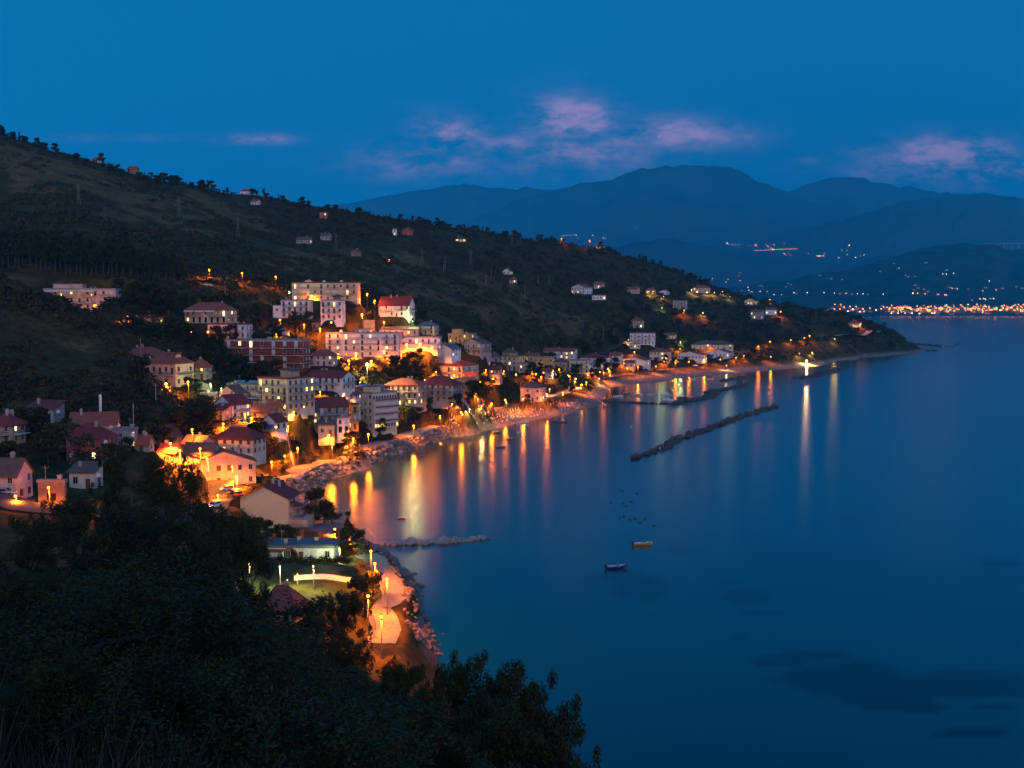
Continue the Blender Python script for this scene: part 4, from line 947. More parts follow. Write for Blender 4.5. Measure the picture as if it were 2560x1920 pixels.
# ------------------------------------------------------------------ words that place a thing beside a house
USED = {}
def beside(x, y, lead, fallback, dist=90):
    """'lead' + where it stands, told by the nearest houses; every label only once when that can be done"""
    c_ = sorted(HS, key=lambda h: math.hypot(h.x - x, h.y - y))[:7]
    cand = []
    for h in c_:
        dd = math.hypot(h.x - x, h.y - y) - .5 * max(h.w, h.d)
        if dd > dist: continue
        cx, sx_ = (x - h.x), (y - h.y)
        if abs(cx) > abs(sx_) and cx > 0: rel = 'on the seaward side of'
        elif abs(cx) > abs(sx_): rel = 'on the inland side of'
        elif sx_ < 0: rel = 'in front of'
        else: rel = 'behind'
        if dd < 6 and rel.startswith('on'): rel = 'close to the ' + ('seaward' if cx > 0 else 'inland') + ' end of'
        cand.append(f'{lead} {rel} {h.phrase}')
    for c2 in cand:
        if len(c2.split()) <= 16 and c2 not in USED:
            USED[c2] = 1; return c2
    return fallback

# ------------------------------------------------------------------ street lamps
M_POLE = mat('lamp_pole', (.12, .11, .10), .6, .2, metal=.3)
def bulb_mat(k, col, r, I): return glow('lamp_light_' + k, GLOBE[k], 1.0, False)
GLOBE = {'a': (12, 3.2, .25), 'b': (22, 7, .6), 'o': (16, 3.3, .2), 'w': (12, 6.5, 2), 'g': (4, 5, 2.2), 's': (4, 1.8, .3), 'F': (40, 25, 9), 'y': (8, 5, .8)}
KINDS = {'a': ('added amber', .30, (1, .22, .008), 190), 'b': ('bright amber', .46, (1, .25, .012), 520), 'o': ('orange', .42, (1, .20, .004), 210), 'w': ('warm white', .26, (1, .66, .22), 110), 'g': ('greenish white', .24, (.85, 1, .42), 50),
         's': ('small amber', .18, (1, .45, .08), 14), 'F': ('dazzling white', .6, (1, .64, .26), 1100), 'y': ('yellow', .34, (1, .72, .10), 330)}
BULB, SHADE = {}, {}
for k, (nm, r, col, I) in KINDS.items():
    BULB[k] = MB().ball((0, 0, 0), r, 0, 1).data('lamp_globe', [bulb_mat(k, col, r, I)])
    b = MB(); n = 8
    b.add([(0, 0, r * 1.45)] + [(r * 1.15 * math.cos(2*math.pi*q/n), r * 1.15 * math.sin(2*math.pi*q/n), r * 1.1) for q in range(n)], [(0, 1 + q, 1 + (q + 1) % n) for q in range(n)] + [tuple(range(n, 0, -1))])
    SHADE[k] = b.data('lamp_cap', [M_POLE])
LIGHTS = {}; SPILL = {'o': 210, 'w': 85, 'in': 165, 'F': 3600, 'y': 260}         # lamps of the shore also throw light out over the water
SEAFRONT = {830, 883, 921, 1034, 1153, 1204, 1229, 1263, 1308, 1367, 1454, 1509, 1595, 1689, 1722, 1761, 1816, 1896, 1927, 2017, 2087, 837, 876, 927, 937, 967}
for k, (nm, r, col, I) in KINDS.items():
    L_ = bpy.data.lights.new('lamp_light', 'SPOT' if k in 'oFbwa' else 'POINT'); L_.energy = 4 * math.pi * I * LAMP_GAIN; L_.color = col; L_.shadow_soft_size = .15; LIGHTS[k] = L_
    if k in 'oFbwa': L_.spot_size = R(160 if k in 'oF' else 154); L_.spot_blend = .25                  # street lamps shine downwards under their caps
    L_ = bpy.data.lights.new('lamp_light', 'POINT'); L_.energy = 4 * math.pi * SPILL.get(k, 20); L_.color = (col[0], col[1] * .95, col[2]); L_.shadow_soft_size = .25; LIGHTS['sea' + k] = L_
INLAND = bpy.data.lights.new('lamp_light', 'POINT'); INLAND.energy = 4 * math.pi * SPILL['in']; INLAND.color = (1, .18, .006); INLAND.shadow_soft_size = .25
nlamp = 0
for px, py, k, Yh in LAMPS:
    nm, r, col, I = KINDS[k]
    up = {'a': 5, 'b': 6, 'o': 6.5, 'w': 4.5, 'g': 4.0, 's': 2.2, 'F': 8, 'y': 7}[k]
    p = at(px, py, Yh) if Yh else hit(px, py, up, 150)
    if p is None: p = at(px, py, 900)
    g = H(p.x, p.y)
    if p.z - g < 1.0: p.z = g + 1.6
    hgt = p.z - g
    cat = 'street lamp' if k in 'boFy' else 'alley lamp' if k == 'a' else 'garden lamp' if k in 'sg' else 'lamp'
    lab = beside(p.x, p.y, f'{nm} lamp', f'glowing {nm} lamp on a pole by the shore road', 140)
    t = thing('street_lamp' if k in 'boFy' else 'added_lamp' if k == 'a' else 'garden_lamp' if k in 'sg' else 'lamp', lab, cat, (p.x, p.y, g), 0, f'{nm} lamps lit at dusk')
    if hgt > 16:                                     # a light fixed to a high wall rather than standing on the ground
        t.location = p; hgt = .0
        MB().box(-.08, .08, 0, .7, -.1, .1).obj('wall_bracket', [M_POLE], t)
    else:
        MB().tube([(0, .35, -.6), (0, .35, hgt * .55), (0, .35, hgt + r * .9), (0, 0, hgt + r * 1.3)], [.11, .09, .07, .05], 6).obj('pole', [M_POLE], t)
    gs = min(1, max(.55, p.y / 430)); put('lamp_cap', SHADE[k], t, (0, 0, hgt), 0, gs); put('lamp_globe', BULB[k], t, (0, 0, hgt), 0, gs)
    if k != 'y': put('lamp_light', LIGHTS[k], t, (0, -.1, hgt - r - .22))
    if k in 'ob' and px not in SEAFRONT and g > 9 and p.y < 660: put('lamp_light', INLAND, t, (-.1, -.3, hgt - r - .3))
    if px in SEAFRONT: put('lamp_light', LIGHTS['sea' + k], t, (.1, -.1, hgt - r - .3))
    nlamp += 1

# ------------------------------------------------------------------ roads and the promenade
M_ASPH = mat('asphalt', (.055, .052, .05), .9, .2, .4, fine=2); M_PAVE = mat('promenade_paving', (.26, .21, .17), .9, .2, .5, fine=1.5); M_STONEW = mat('stone_wall', (.24, .20, .17), .95, .35, 1.2, fine=2.5)
def ribbon(pts, width, lift, name, m, z=None, thick=.12, label=None):
    V, Fs = [], []
    pts = [Vector(p) for p in pts]
    for i, p in enumerate(pts):
        t = (pts[min(i + 1, len(pts) - 1)] - pts[max(i - 1, 0)]); t.z = 0; t.normalize(); nrm = Vector((-t.y, t.x, 0))
        for s in (-.5, 0, .5):
            q = p + nrm * width * s
            V.append((q.x, q.y, (H(q.x, q.y) if z is None else z) + lift))
    for i in range(len(pts) - 1):
        for s in (0, 1): Fs.append((i * 3 + s, i * 3 + s + 1, i * 3 + s + 4, i * 3 + s + 3))
    zz = [v[2] for v in V]
    for i in range(0, len(V), 3):
        mx = max(zz[i:i + 3]) if z is None else z + lift
        for k in range(3): V[i + k] = (V[i + k][0], V[i + k][1], mx)
    Fs = [f[::-1] for f in Fs]
    o = kind(link(name, mesh_np(name, V, np.array(Fs), [m])), 'structure')
    if label: o['label'] = label
    return o
def poly(pxs, n=6, up=0):
    P = [hit(px, py, up) for px, py in pxs]; P = [p for p in P if p is not None]; out_ = []
    for a, b in zip(P, P[1:]):
        for k in range(n): out_.append(a.lerp(b, k / n))
    return out_ + [P[-1]]
ribbon(PROM, 9, .10, 'promenade', M_PAVE, 4.2); ribbon(FARP, 7, .10, 'promenade', M_PAVE, 4.2); ribbon(WALK, 4.4, .12, 'walkway', M_PAVE, 6)
def atY(*L): return [at(px, py, Y) for px, py, Y in L]
def fine(P, n=6):
    o_ = []
    for a, b in zip(P, P[1:]):
        for k in range(n): o_.append(a.lerp(b, k / n))
    return o_ + [P[-1]]
ribbon(fine(atY((-60,1275,196),(60,1290,192),(180,1282,192),(300,1300,190),(420,1310,196),(470,1305,240),(533,1274,275),(550,1245,291),(556,1216,308),(525,1192,318),(470,1160,326),(420,1140,330)), 6), 7, .25, 'road', M_ASPH)
ribbon(fine(atY((878,802,552),(905,788,562),(925,772,574),(922,758,590)), 6), 6, .3, 'road', M_PAVE)
ribbon(poly([(500,704),(560,700),(610,702),(660,708),(700,722)]), 6, .3, 'road', M_ASPH)
ribbon(poly([(1510,890),(1545,872),(1585,862),(1575,845)]), 5, .3, 'road', M_ASPH)
ribbon(poly([(2090,846),(2130,842),(2170,838),(2200,832)]), 7, .3, 'road', M_CONC)
ribbon(fine(atY((560,1075,340),(610,1066,350),(640,1062,358))), 5, .2, 'road', M_ASPH)

def wall_run(pts, z0, z1, th, name, label, cat, m, follow=False):
    b = MB(); V, Fs = [], []
    for i, p in enumerate(pts):
        t = (pts[min(i + 1, len(pts) - 1)] - pts[max(i - 1, 0)]); t.z = 0; t.normalize(); nrm = Vector((-t.y, t.x, 0)) * th / 2
        zb = H(p.x, p.y) if follow else 0
        for s, zz in ((-1, zb + z0), (1, zb + z0), (1, zb + z1), (-1, zb + z1)): q = p + nrm * s; V.append((q.x, q.y, zz))
    n = len(pts)
    for i in range(n - 1):
        for k in range(4): Fs.append((i * 4 + k, i * 4 + (k + 1) % 4, i * 4 + 4 + (k + 1) % 4, i * 4 + 4 + k))
    Fs += [(3, 2, 1, 0), tuple(range(4 * n - 4, 4 * n))]
    b.add(V, Fs)
    return tag(b.obj(name, [m]), label, cat)
def off(pts, dist):
    out_ = []
    for i, p in enumerate(pts):
        t = (pts[min(i + 1, len(pts) - 1)] - pts[max(i - 1, 0)]); t.z = 0; t.normalize(); out_.append(p + Vector((t.y, -t.x, 0)) * dist)
    return out_
wall_run(off(PROM, 4.9), 1.0, 4.55, .5, 'sea_wall', 'long grey sea wall between the orange promenade and the riprap', 'sea wall', M_STONEW)
wall_run(off(WALK, 2.5), 1.5, 6.1, .5, 'sea_wall', 'stone retaining wall under the curved lit walkway by the near shore', 'sea wall', M_STONEW)
def railing(pts, z, label):
    t = thing('railing', label, 'railing', tuple(pts[0]) [:2] + (z,))
    o0 = Vector((pts[0].x, pts[0].y, z)); b = MB()
    q = [Vector((p.x, p.y, z)) - o0 for p in pts]
    for hh in (.45, .8, 1.1): b.tube([(p.x, p.y, hh) for p in q], .035, 4)
    b.obj('rail', [M_RAIL], t)
    for k in range(0, len(q), 2): MB().tube([(q[k].x, q[k].y, 0), (q[k].x, q[k].y, 1.1)], .045, 5).obj('post', [M_RAIL], t)
railing(off(WALK, 2.1), 6.12, 'orange lit metal railing along the curved walkway at the near shore')
wall_run(fine(atY((860,822,552),(900,812,556),(940,800,562),(978,796,572)), 3), -1, 5.5, .6, 'retaining_wall', 'tall bare concrete retaining wall below the lit ramp', 'retaining wall', M_CONC, True)
wall_run(fine(atY((735,1452,208),(800,1442,209),(870,1436,212),(915,1432,216)), 4), -.8, 1.0, .3, 'garden_wall', 'low pale garden wall crossing the lawn below the white seaside house', 'garden wall', M_BAND, True)
wall_run(fine(atY((700,1140,380),(735,1150,380)), 3), -1, 2.2, .3, 'garden_wall', 'pink wall beside the lamps of the promenade near the round dark tree', 'garden wall', WALL['pink'], True)
wall_run(fine(atY((500,975,396),(530,968,398)), 3), -1, 2.4, .4, 'retaining_wall', 'orange lit retaining wall beneath the brown annex', 'retaining wall', M_CONC, True)

# ------------------------------------------------------------------ trees and scrub
M_BARK = mat('bark', (.06, .045, .035), .95, .35, 2)
L_OAK = leaf_mat('dark_leaves', (.013, .014, .002), (.058, .056, .009)); L_OLIVE = leaf_mat('olive_leaves', (.032, .031, .012), (.095, .085, .034))
L_PINE = leaf_mat('pine_needles', (.012, .015, .003), (.050, .050, .008)); L_BRUSH = leaf_mat('scrub_leaves', (.016, .015, .003), (.064, .050, .011), .12)
L_FORE = leaf_mat('near_leaves', (.013, .016, .003), (.062, .066, .013), 1.2, .6); L_DRY = leaf_mat('dry_brush', (.045, .026, .008), (.14, .08, .025), .3)
L_BRONZE = leaf_mat('bronze_seed_heads', (.05, .012, .006), (.10, .03, .015), 2)

def leaves(n, cents, rads, size, seed, flat=.0, asp=.55):
    """n leaf-sized faces spread through clumps; light gaps stay between the clumps"""
    g = np.random.default_rng(seed)
    cents = np.asarray(cents, float); rads = np.asarray(rads, float)
    wgt = rads.mean(1) ** 2 if rads.ndim > 1 else rads ** 2
    k = g.choice(len(cents), n, p=wgt / wgt.sum())
    d = g.normal(size=(n, 3)); d /= np.linalg.norm(d, axis=1)[:, None]
    r = g.random(n) ** .45
    rr = rads[k] if rads.ndim > 1 else rads[k][:, None]
    P = cents[k] + d * r[:, None] * rr
    a = g.normal(size=(n, 3)); a[:, 2] *= 1 - flat; a /= np.linalg.norm(a, axis=1)[:, None]
    b = np.cross(a, g.normal(size=(n, 3)) * .4 + d); b /= np.linalg.norm(b, axis=1)[:, None] + 1e-9
    s = size * g.uniform(.6, 1.35, n)[:, None]
    a, b = a * s, b * s * asp
    V = np.stack([P - a, P - b * .9 + a * .1, P + a, P + b * .9 + a * .1], 1).reshape(-1, 3)
    return V, np.arange(4 * n).reshape(n, 4)

def crown_clumps(seed, h0, h1, rx, n, shape='round', cr=.34):
    g = np.random.default_rng(seed); P, Rr = [], []
    for k in range(n):
        t = g.random(); z = h0 + (h1 - h0) * t
        if shape == 'round': w = math.sqrt(max(.05, 1 - (2 * t - .85) ** 2 / 1.4))
        elif shape == 'cone': w = 1.0 - .86 * t
        elif shape == 'flat': w = .55 + .45 * (1 - abs(2 * t - .7))
        else: w = 1.0
        a = g.uniform(0, 2 * math.pi); q = g.random() ** .5 * w * rx * (1 - cr * .6)
        P.append((q * math.cos(a), q * math.sin(a), z)); Rr.append(np.array((1, 1, .78)) * rx * cr * g.uniform(.65, 1.25))
    return P, Rr

def trunk_mesh(seed, h, r, P, nb=4):
    g = random.Random(seed); b = MB()
    top = Vector((g.uniform(-.2, .2), g.uniform(-.2, .2), h))
    mid = Vector((g.uniform(-.12, .12) * h * .3, g.uniform(-.12, .12) * h * .3, h * .5))
    b.tube([(0, 0, -.8), mid, top], [r, r * .75, r * .4], 6)
    for p in g.sample(P, min(nb, len(P))):
        s = mid.lerp(top, g.uniform(.1, .9)); e = Vector(p); m_ = s.lerp(e, .5) + Vector((0, 0, .12 * h))
        b.tube([s, m_, e], [r * .45, r * .3, r * .1], 5)
    return b

TREES = {}
def template(key, name, label, cat, seed, H_, rx, n, size, shape, leafm, h0=.28, ncl=16, nb=4, asp=.55, cr=.34):
    P, Rr = crown_clumps(seed, H_ * h0, H_ * .93, rx, ncl, shape, cr)
    V, F_ = leaves(n, P, Rr, size, seed, .2, asp)
    root = thing(name, label, cat)
    t = trunk_mesh(seed, H_ * (.62 if shape != 'cone' else .9), H_ * .026 + .05, P, nb).obj('trunk', [M_BARK], root)
    c_ = link('crown', mesh_np('crown', V, F_, [leafm]), root)
    kids(root, t, c_); TREES[key] = (root, H_, rx)
    return root
for k in range(3): template(f'oak{k}', 'broadleaf_tree', 't', 'tree', 40 + k, 8, 3.6, 1500, .36, 'round', L_OAK, .22, 20)
for k in range(2): template(f'olive{k}', 'olive_tree', 't', 'tree', 50 + k, 5, 2.6, 900, .26, 'round', L_OLIVE, .25, 14)
for k in range(2): template(f'pine{k}', 'pine_tree', 't', 'tree', 60 + k, 13, 3.0, 1500, .42, 'flat', L_PINE, .42, 18)
template('cypress', 'cypress_tree', 't', 'tree', 70, 9, 1.1, 900, .28, 'cone', L_PINE, .06, 22, 2, .55, .5)
template('conifer', 'conifer_tree', 't', 'tree', 71, 11, 2.8, 1600, .36, 'cone', L_PINE, .12, 26, 4)
TUSE = {}
def plant(key, p, hgt, label, group, wide=1.0, seed=0):
    root, H_, rx = TREES[key]; s = hgt / H_
    rz = random.Random(seed * 7 + 1).uniform(0, 6.28)
    if key in TUSE: o = dup(root, p, rz, (s * wide, s * wide, s))
    else: TUSE[key] = 1; o = root; o.location = p; o.rotation_euler = (0, 0, rz); o.scale = (s * wide, s * wide, s)
    o['label'] = label; o['group'] = group
    return o

# trees one can tell apart in the village: picture column, row of the crown's middle base, kind, height
VT = [(640,1118,'oak0',11),(662,1150,'oak1',8),(690,1135,'oak2',7),(735,1142,'oak1',8),(752,1150,'olive0',5),(778,1160,'olive1',4.5),(712,1172,'olive0',4.5),(838,1130,'oak2',8),(852,1120,'oak0',8),(812,1128,'oak1',7),
 (870,1112,'oak1',5),(905,1095,'oak0',8),(950,1085,'oak2',8),(985,1075,'oak1',9),(1010,1062,'oak0',9),(1040,1052,'oak2',8),(1070,1040,'oak1',8),(1090,1030,'oak0',7),(1110,1038,'olive0',5),(1140,1018,'oak2',7),(1185,1000,'oak0',11),
 (1205,985,'oak1',12),(1235,975,'pine0',12),(1262,968,'oak2',10),(1280,985,'oak0',8),(1300,985,'olive1',6),(1320,1012,'oak1',6),(1380,985,'oak2',7),(1395,968,'pine1',10),(1350,950,'pine0',11),(1372,945,'oak0',10),(1330,945,'oak1',10),
 (1440,938,'oak2',9),(1500,925,'oak0',11),(1540,922,'oak1',10),(1520,935,'oak2',9),(1480,945,'oak1',7),(1430,985,'oak0',6),(1462,985,'olive0',5),(1600,925,'oak2',6),(1640,912,'oak0',7),(1665,912,'oak1',7),(1690,912,'oak2',7),
 (1715,908,'oak0',7),(1745,905,'oak1',7),(1775,902,'oak2',7),(1800,905,'oak0',7),(1840,900,'oak1',7),(1870,900,'oak0',7),(1900,895,'oak2',7),(860,790,'oak0',9),(880,795,'oak2',8),(700,790,'oak1',10),(652,798,'oak2',9),(745,830,'oak0',10),
 (770,822,'oak1',9),(735,808,'olive0',6),(590,870,'cypress',8),(616,866,'cypress',7),(575,860,'oak1',8),(545,860,'oak0',9),(520,880,'oak2',9),(480,862,'oak1',8),(455,850,'oak0',8),(500,905,'oak1',9),(540,920,'oak2',10),(570,940,'oak0',10),
 (600,955,'oak1',11),(630,960,'oak2',9),(655,950,'oak0',9),(690,945,'oak1',8),(540,890,'oak0',9),(600,900,'oak2',9),(640,880,'oak1',8),(420,840,'oak2',9),(395,850,'oak0',8),(350,838,'oak1',7),(420,790,'oak0',11),(380,770,'oak1',12),(340,760,'oak2',12),
 (320,775,'oak0',11),(365,740,'oak1',10),(430,760,'oak2',9),(300,740,'oak1',9),(700,860,'pine0',9),(680,850,'oak2',9),(1010,935,'oak0',9),(1030,925,'oak1',9),(1050,945,'oak2',8),(1000,950,'oak1',8),(970,955,'oak0',8),(940,960,'oak2',7),(1050,905,'oak1',7),
 (1085,920,'olive0',5),(930,940,'olive1',5),(985,925,'oak0',8),(880,950,'olive0',5),(350,945,'oak2',7),(345,985,'oak0',5),(495,1000,'pine0',8),(470,985,'oak1',6),(500,1055,'oak2',9),(520,1068,'oak0',8),(480,1062,'oak1',7),(395,1090,'oak0',7),(420,1120,'oak1',6),
 (258,1140,'oak2',6),(240,1130,'olive0',4),(300,1150,'olive1',4),(320,1140,'oak1',5),(275,1160,'oak0',6),(20,1160,'oak0',6),(60,1165,'olive0',4),(90,1120,'olive1',4),(120,1170,'oak1',5),(760,980,'oak1',6),(685,1050,'olive0',5),(915,990,'oak0',5),(700,1305,'oak0',6),(790,1300,'oak1',9),
 (810,1308,'oak2',7),(830,1312,'olive0',5),(860,1385,'oak1',6),(880,1380,'oak2',6),(900,1388,'olive1',4),(870,1345,'conifer',7),(668,1350,'oak1',5),(640,1360,'oak0',7),(715,1368,'oak2',6),(905,1450,'olive0',4),(930,1500,'oak0',6),(915,1520,'oak2',6),(900,1540,'oak1',7),(770,1075,'oak2',6),
 (1105,855,'cypress',7),(1140,870,'cypress',6),(980,818,'oak1',6),(1045,795,'oak2',8),(1060,800,'oak0',7),(930,810,'oak1',6),(1240,950,'cypress',9),(1620,850,'oak1',9),(1660,858,'oak0',9),(1690,865,'oak2',8),(1560,838,'oak0',9),(1650,880,'oak1',7),(1540,860,'oak2',8),(1500,875,'oak0',8),(1470,880,'oak1',8)]
SIZEW = lambda hh: 'tall' if hh > 9.5 else 'low' if hh < 5.6 else 'mid sized'
KINDW = {'oak': 'dark broadleaf tree', 'oli': 'grey green olive tree', 'pin': 'spreading pine', 'cyp': 'slender cypress', 'con': 'pointed conifer'}
for i, (px, py, key, hh) in enumerate(VT):
    p = hit(px, py, 0, 150)
    if p is None: continue
    g = Vector((p.x, p.y, H(p.x, p.y) - .15))
    if any(math.hypot(h.x - g.x, h.y - g.y) < .42 * min(h.w, h.d) for h in HS): continue
    plant(key, g, hh, beside(g.x, g.y, f'{SIZEW(hh)} {KINDW[key[:3]]}', f'{KINDW[key[:3]]} among the village houses', 120), 'trees among the houses', rnd.uniform(.95, 1.3), i)
# more trees of the wooded gaps, scattered on the ground they grow on
gaps = [((420,720),(840,960),34),((960,1220),(930,1010),16),((1200,1500),(920,990),18),((330,470),(740,860),18),((1520,1720),(780,870),34),((1750,2120),(770,860),52),((1880,2080),(850,880),14),((2120,2260),(800,860),26),
        ((700,1050),(860,960),16),((430,520),(1040,1100),7),((620,760),(1090,1190),10),((840,1030),(1040,1130),16),((1300,1480),(820,890),14),((640,900),(1230,1400),0),((20,330),(1090,1200),10)]
j = 0
for (x0, x1), (y0, y1), n in gaps:
    for _ in range(n):
        px, py = rnd.uniform(x0, x1), rnd.uniform(y0, y1); p = hit(px, py, 0, 150)
        if p is None or p.z < 2.5: continue
        if any(math.hypot(h.x - p.x, h.y - p.y) < .75 * max(h.w, h.d) or (abs(h.x / h.y - p.x / p.y) < .6 * h.w / h.y and 0 < h.y - p.y < 17) for h in HS): continue
        if min(math.hypot(q.x - p.x, q.y - p.y) for q in PROM + FARP) < 5: continue
        j += 1; key = rnd.choice(('oak0','oak1','oak2','oak1','olive0','pine1' if px > 1500 else 'olive1')); hh = rnd.uniform(5.5, 10)
        plant(key, (p.x, p.y, H(p.x, p.y) - .15), hh, beside(p.x, p.y, f'{SIZEW(hh)} {KINDW[key[:3]]}', f'{KINDW[key[:3]]} in the wooded gap between houses', 60), 'trees of the wooded gaps', rnd.uniform(.95, 1.35), 500 + j)
# the pine plantation on the shelf above the hillside apartments
pw = [(px, 690 - 18 * (1 - px / 420) + r * 1.0, r) for r in range(3) for px in range(-30 + 7 * r, 470, 13)]
for i, (px, py, r) in enumerate(pw):
    Y = 566 + r * 9 + rnd.uniform(-2, 2); a, _ = ray(px + rnd.uniform(-4, 4), 690); x = a * Y
    plant(rnd.choice(('pine0', 'pine1')), (x, Y, H(x, Y) - .2), rnd.uniform(13, 17.5) * (1 if px < 330 else .72), 'tall slim pine in the dense plantation row above the hillside apartments', 'pines of the plantation', .82, 900 + i)
# single trees that break the skyline of the ridge
for i in range(150):
    px = rnd.choice((rnd.uniform(-20, 520), rnd.uniform(480, 1100), rnd.uniform(1000, 1800)))
    a, _ = ray(px, 500); Y = np.linspace(780, 1500, 240); z = height(a * Y, Y); k = int(np.argmax((z - CAMZ) / Y)); y = Y[k] + rnd.uniform(-40, 4)
    key = rnd.choice(('oak0','oak1','oak2','oak0','pine0','cypress')); x = a * y; hh = rnd.uniform(5, 9.5)
    plant(key, (x, y, H(x, y) - .4), hh, beside(x, y, f'{KINDW[key[:3]]} on the skyline', f'{KINDW[key[:3]]} on the skyline of the long ridge', 120), 'trees on the skyline of the ridge', rnd.uniform(.9, 1.4), 1300 + i)

# scrub that covers the slopes: uncounted bushes in one mesh, thick on the dark slopes and thin on the dry ones
g = np.random.default_rng(3)
n = 84000
u = g.uniform(-.56, .56, n); Yr = np.exp(g.uniform(math.log(270), math.log(1560), n)); Xr = u * Yr
Zr = height(Xr, Yr); bqx, bqy = picture(Xr, Yr, Zr)
dr = dryness(Xr, Yr, Zr); nn = fbm(Xr / 26, Yr / 26, 4, 61)
keep = (Zr > 5) & (nn > .28 + .20 * dr) & (g.random(n) < np.where(Yr > 620, .62, .5))
tmask = (np.clip(1.15 - ((bqx - 820) / 560) ** 2 - ((bqy - 975) / 200) ** 2, 0, 1) > .1) & (Yr < 640) & (Yr > 255)
keep |= tmask & (Zr > 6) & (g.random(n) < .5)
HX = np.array([(h.x, h.y, .42 * math.hypot(h.w, h.d) + 1.0, h.x / h.y, .55 * (h.w * abs(math.cos(h.rot)) + h.d * abs(math.sin(h.rot))) / h.y) for h in HS])
for hx, hy, hr, hu, hw in HX:
    keep &= ~(np.hypot(Xr - hx, Yr - hy) < hr)
    keep &= ~((np.abs(u - hu) < hw * 1.15) & (hy - Yr > 0) & (hy - Yr < hr + 4))
for q in PROM + FARP + WALK: keep &= ~(np.hypot(Xr - q.x, Yr - q.y) < 5.5)
ro = fine(atY((420,1140,330),(470,1160,326),(525,1192,318),(556,1216,308),(550,1245,291),(533,1274,275),(878,802,552),(905,788,562),(925,772,574),(922,758,590)), 5)
for q in ro: keep &= ~(np.hypot(Xr - q.x, Yr - q.y) < 7)
def bushes(sel, size_lo, size_hi, nl, name, m, label, seed):
    g = np.random.default_rng(seed); I = np.where(sel)[0]; B = len(I)
    s = g.uniform(size_lo, size_hi, B) * np.clip(.55 + .9 * nn[I], .5, 1.4) * np.clip(.75 + Yr[I] / 1600, .8, 1.5)
    d = g.normal(size=(B, nl, 3)); d /= np.linalg.norm(d, axis=2)[..., None]; d[..., 2] = np.abs(d[..., 2])
    r = g.random((B, nl, 1)) ** .4
    P = np.stack([Xr[I], Yr[I], Zr[I] - .1], -1)[:, None, :] + d * r * s[:, None, None] * np.array((1, 1, .85))
    a = g.normal(size=(B, nl, 3)); a /= np.linalg.norm(a, axis=2)[..., None]
    b_ = np.cross(a, d); b_ /= np.linalg.norm(b_, axis=2)[..., None] + 1e-6
    q = s[:, None, None] * g.uniform(.16, .34, (B, nl, 1)); a, b_ = a * q, b_ * q * .7
    V = np.stack([P - a, P - b_, P + a, P + b_], 2).reshape(-1, 3)
    o = kind(link(name, mesh_np(name, V, np.arange(len(V)).reshape(-1, 4), [m])), 'stuff'); o['label'] = label
    return o
tall = keep & (dr < .35) & (g.random(n) < .07)
keep &= ~tall
bushes(tall, 2.6, 4.6, 60, 'tall_scrub', L_OAK, 'taller dark bushes and small trees standing out of the scrub', 13)
drybush = keep & (g.random(n) < .10 + .35 * dr)
bushes(keep & ~drybush, 1.0, 2.6, 24, 'scrub', L_BRUSH, 'dark evergreen scrub covering the slopes of the hill', 11)
bushes(drybush, .7, 1.7, 18, 'dry_scrub', L_DRY, 'pale dry brush scattered over the grassy slopes', 12)

# ------------------------------------------------------------------ the near slope: big dark trees and bushes in front of the camera
M_BARKN = mat('dark_bark', (.018, .015, .012), .95, .3, 2)
def near_template(key, seed, H_, rx, n, size, shape='round', ncl=46, h0=.1, cr=.24, asp=.42, bronze=False, name='broadleaf_tree'):
    P, Rr = crown_clumps(seed, H_ * h0, H_ * .95, rx, ncl, shape, cr)
    g = np.random.default_rng(seed + 5)
    for _ in range(ncl // 2):                          # twigs reaching out of the outline
        a, e = g.uniform(0, 6.28), g.uniform(.2, 1.3); L = g.uniform(.85, 1.12)
        P.append((rx * L * math.cos(a) * math.cos(e), rx * L * math.sin(a) * math.cos(e), H_ * (.5 + .48 * math.sin(e) * L))); Rr.append(np.array((1, 1, 1.3)) * rx * .085)
    V, F_ = leaves(n, P, Rr, size, seed, .1, asp)
    root = thing(name, 'near tree', 'tree')
    t = trunk_mesh(seed, H_ * .7, .16, P, 12).obj('trunk', [M_BARKN], root); c_ = link('crown', mesh_np('crown', V, F_, [L_FORE]), root)
    ks = [t, c_]
    if bronze:
        V, F_ = leaves(900, [(p[0] * .92, p[1] * .92, p[2]) for p in P[::6]], [np.array((.16, .16, .5))] * len(P[::6]), .10, seed + 9, 0, .4)
        ks.append(link('seed_heads', mesh_np('seed_heads', V, F_, [L_BRONZE]), root))
    kids(root, *ks); TREES[key] = (root, H_, rx)
near_template('near0', 201, 9, 4.0, 30000, .10); near_template('near1', 202, 9, 4.4, 30000, .10, bronze=True); near_template('near2', 203, 8, 3.4, 22000, .095)
near_template('near3', 204, 10, 3.0, 13000, .17, 'cone', 40, .05, .3, .4, False, 'conifer_tree')
near_template('nbush', 205, 3.2, 2.4, 22000, .045, 'round', 34, .0, .3, .4, False, 'bush')
near_template('nheath', 206, 2.6, 1.9, 15000, .05, 'cone', 30, .0, .3, .16, False, 'bush')
TREES['nheath'][0].children[1].data.materials[0] = leaf_mat('heath_sprigs', (.010, .008, .003), (.045, .036, .012), 2.0)
